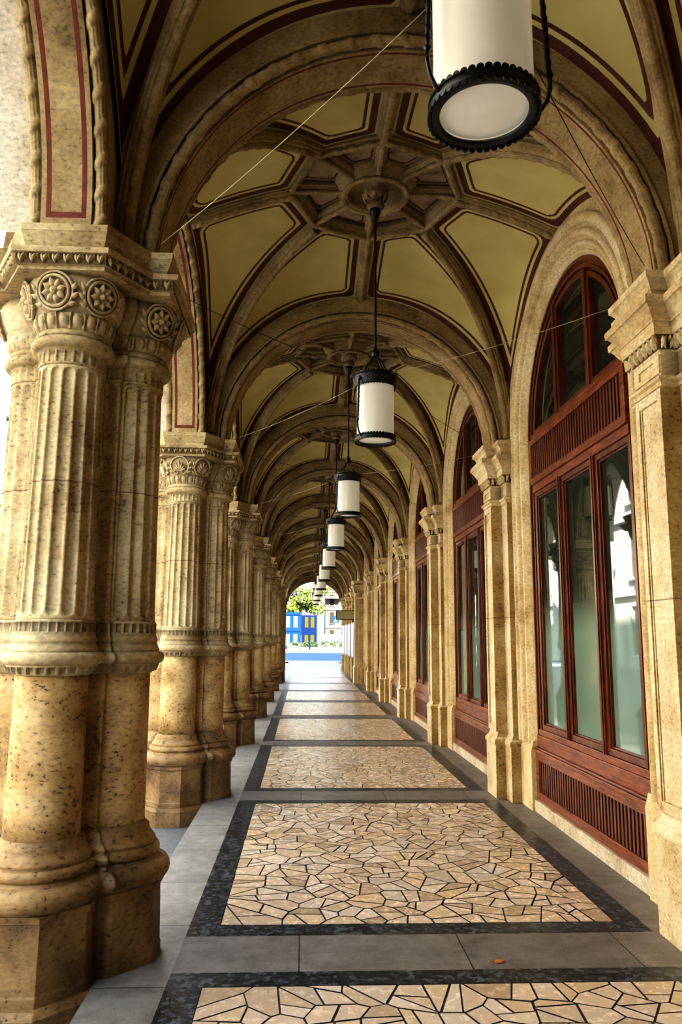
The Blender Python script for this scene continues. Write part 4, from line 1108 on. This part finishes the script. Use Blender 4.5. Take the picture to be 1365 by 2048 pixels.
mb = MB(); mb.box(-9.5, -5.5, -2.2, 0.0, 11.2, 11.7); mb.box(-9.5, -5.5, -2.2, -2.0, 12.7, 13.0); bs = mb.build('balcony', M['far_stone'], pal)
for i in range(9): mb = MB(); tube(mb, [(-9.4 + 0.47 * i, -2.1, 11.7), (-9.4 + 0.47 * i, -2.1, 12.2), (-9.4 + 0.47 * i, -2.1, 12.7)], [0.1, 0.16, 0.1], 8); mb.build('baluster', M['far_stone'], bs)
# facade across the street (seen in the window reflections)
op = building('street_facade', 'white classical facade across the street, mirrored in the window panes', -66, 66, 0, 20, 24, 4, M['facade'], M['dark'], depth=8)
op.location = (-17, 46, -0.3); op.rotation_euler = (0, 0, PI / 2)
for i in range(24):
    mb = MB(); lathe(mb, [(0.5, 0.0), (0.5, 0.4), (0.38, 0.5), (0.36, 3.0), (0.32, 6.8), (0.5, 7.2), (0.5, 7.5)], 16); o = mb.build('column', M['facade'], op); o.location = (-66 + 5.5 * i, -0.9, 0)
car = thing('parked_car', 'dark parked car by the street kerb, mirrored in the near window', 'car', (-6.2, 9.6, -0.3))
mb = MB(); prof = [(-2.1, 0.3), (2.1, 0.3), (2.15, 0.7), (1.9, 0.9), (1.1, 0.98), (0.5, 1.42), (-1.0, 1.45), (-1.75, 1.0), (-2.1, 0.9)]
mb.grid([[(x, y, z) for y, z in prof] for x in (-0.85, 0.85)], 0, False, True, True); mb.build('body', plain('car_paint', (0.35, 0.38, 0.42), 0.2), car, 0.05)
for y in (-1.3, 1.3):
    for x in (-0.86, 0.66):
        mb = MB(); mb.grid([[(xx, y + 0.32 * math.cos(a), 0.32 + 0.32 * math.sin(a)) for a in np.linspace(0, 2 * PI, 21)[:-1]] for xx in (x, x + 0.2)], 0, False, True, True); mb.build('wheel', M['tyre'], car)

# ------------------------------------------------------------------ light, world, camera
w = bpy.data.worlds.new('sky'); SC.world = w; w.use_nodes = True
nt = w.node_tree; bg = nt.nodes['Background']
bg.inputs[0].default_value = (0.62, 0.80, 1.0, 1); bg.inputs[1].default_value = 1.5
sun = bpy.data.lights.new('sun', 'SUN'); sun.energy = 20.0; sun.angle = 0.01; sun.color = (1.0, 0.965, 0.89)
so = bpy.data.objects.new('sun', sun); COL.objects.link(so)
so.rotation_euler = Vector((-0.32, 0.80, -0.52)).to_track_quat('-Z', 'Y').to_euler()

cam = bpy.data.cameras.new('camera'); co = bpy.data.objects.new('camera', cam); COL.objects.link(co)
F, pt, yw, rl = 1536.15, 0.1633, 0.0474, 0.0073
f = np.array([math.sin(yw) * math.cos(pt), math.cos(yw) * math.cos(pt), math.sin(pt)])
r_ = np.array([math.cos(yw), -math.sin(yw), 0]); u = np.cross(r_, f)
r2 = r_ * math.cos(rl) + u * math.sin(rl); u2 = -r_ * math.sin(rl) + u * math.cos(rl)
co.matrix_world = Matrix(((r2[0], u2[0], -f[0], 0), (r2[1], u2[1], -f[1], 0), (r2[2], u2[2], -f[2], 1.6), (0, 0, 0, 1)))
cam.sensor_fit = 'VERTICAL'; cam.sensor_height = 36.0; cam.sensor_width = 24.0; cam.lens = 36.0 * F / 2048; cam.clip_start = 0.02; cam.clip_end = 2000
SC.camera = co
SC.view_settings.view_transform = 'Standard'; SC.view_settings.look = 'High Contrast'; SC.view_settings.exposure = 1.72; SC.view_settings.gamma = 1.0
SC.cycles.max_bounces = 4; SC.cycles.diffuse_bounces = 3; SC.cycles.glossy_bounces = 2; SC.cycles.adaptive_threshold = 0.14; SC.cycles.transmission_bounces = 1; SC.cycles.volume_bounces = 0; SC.cycles.sample_clamp_indirect = 8.0
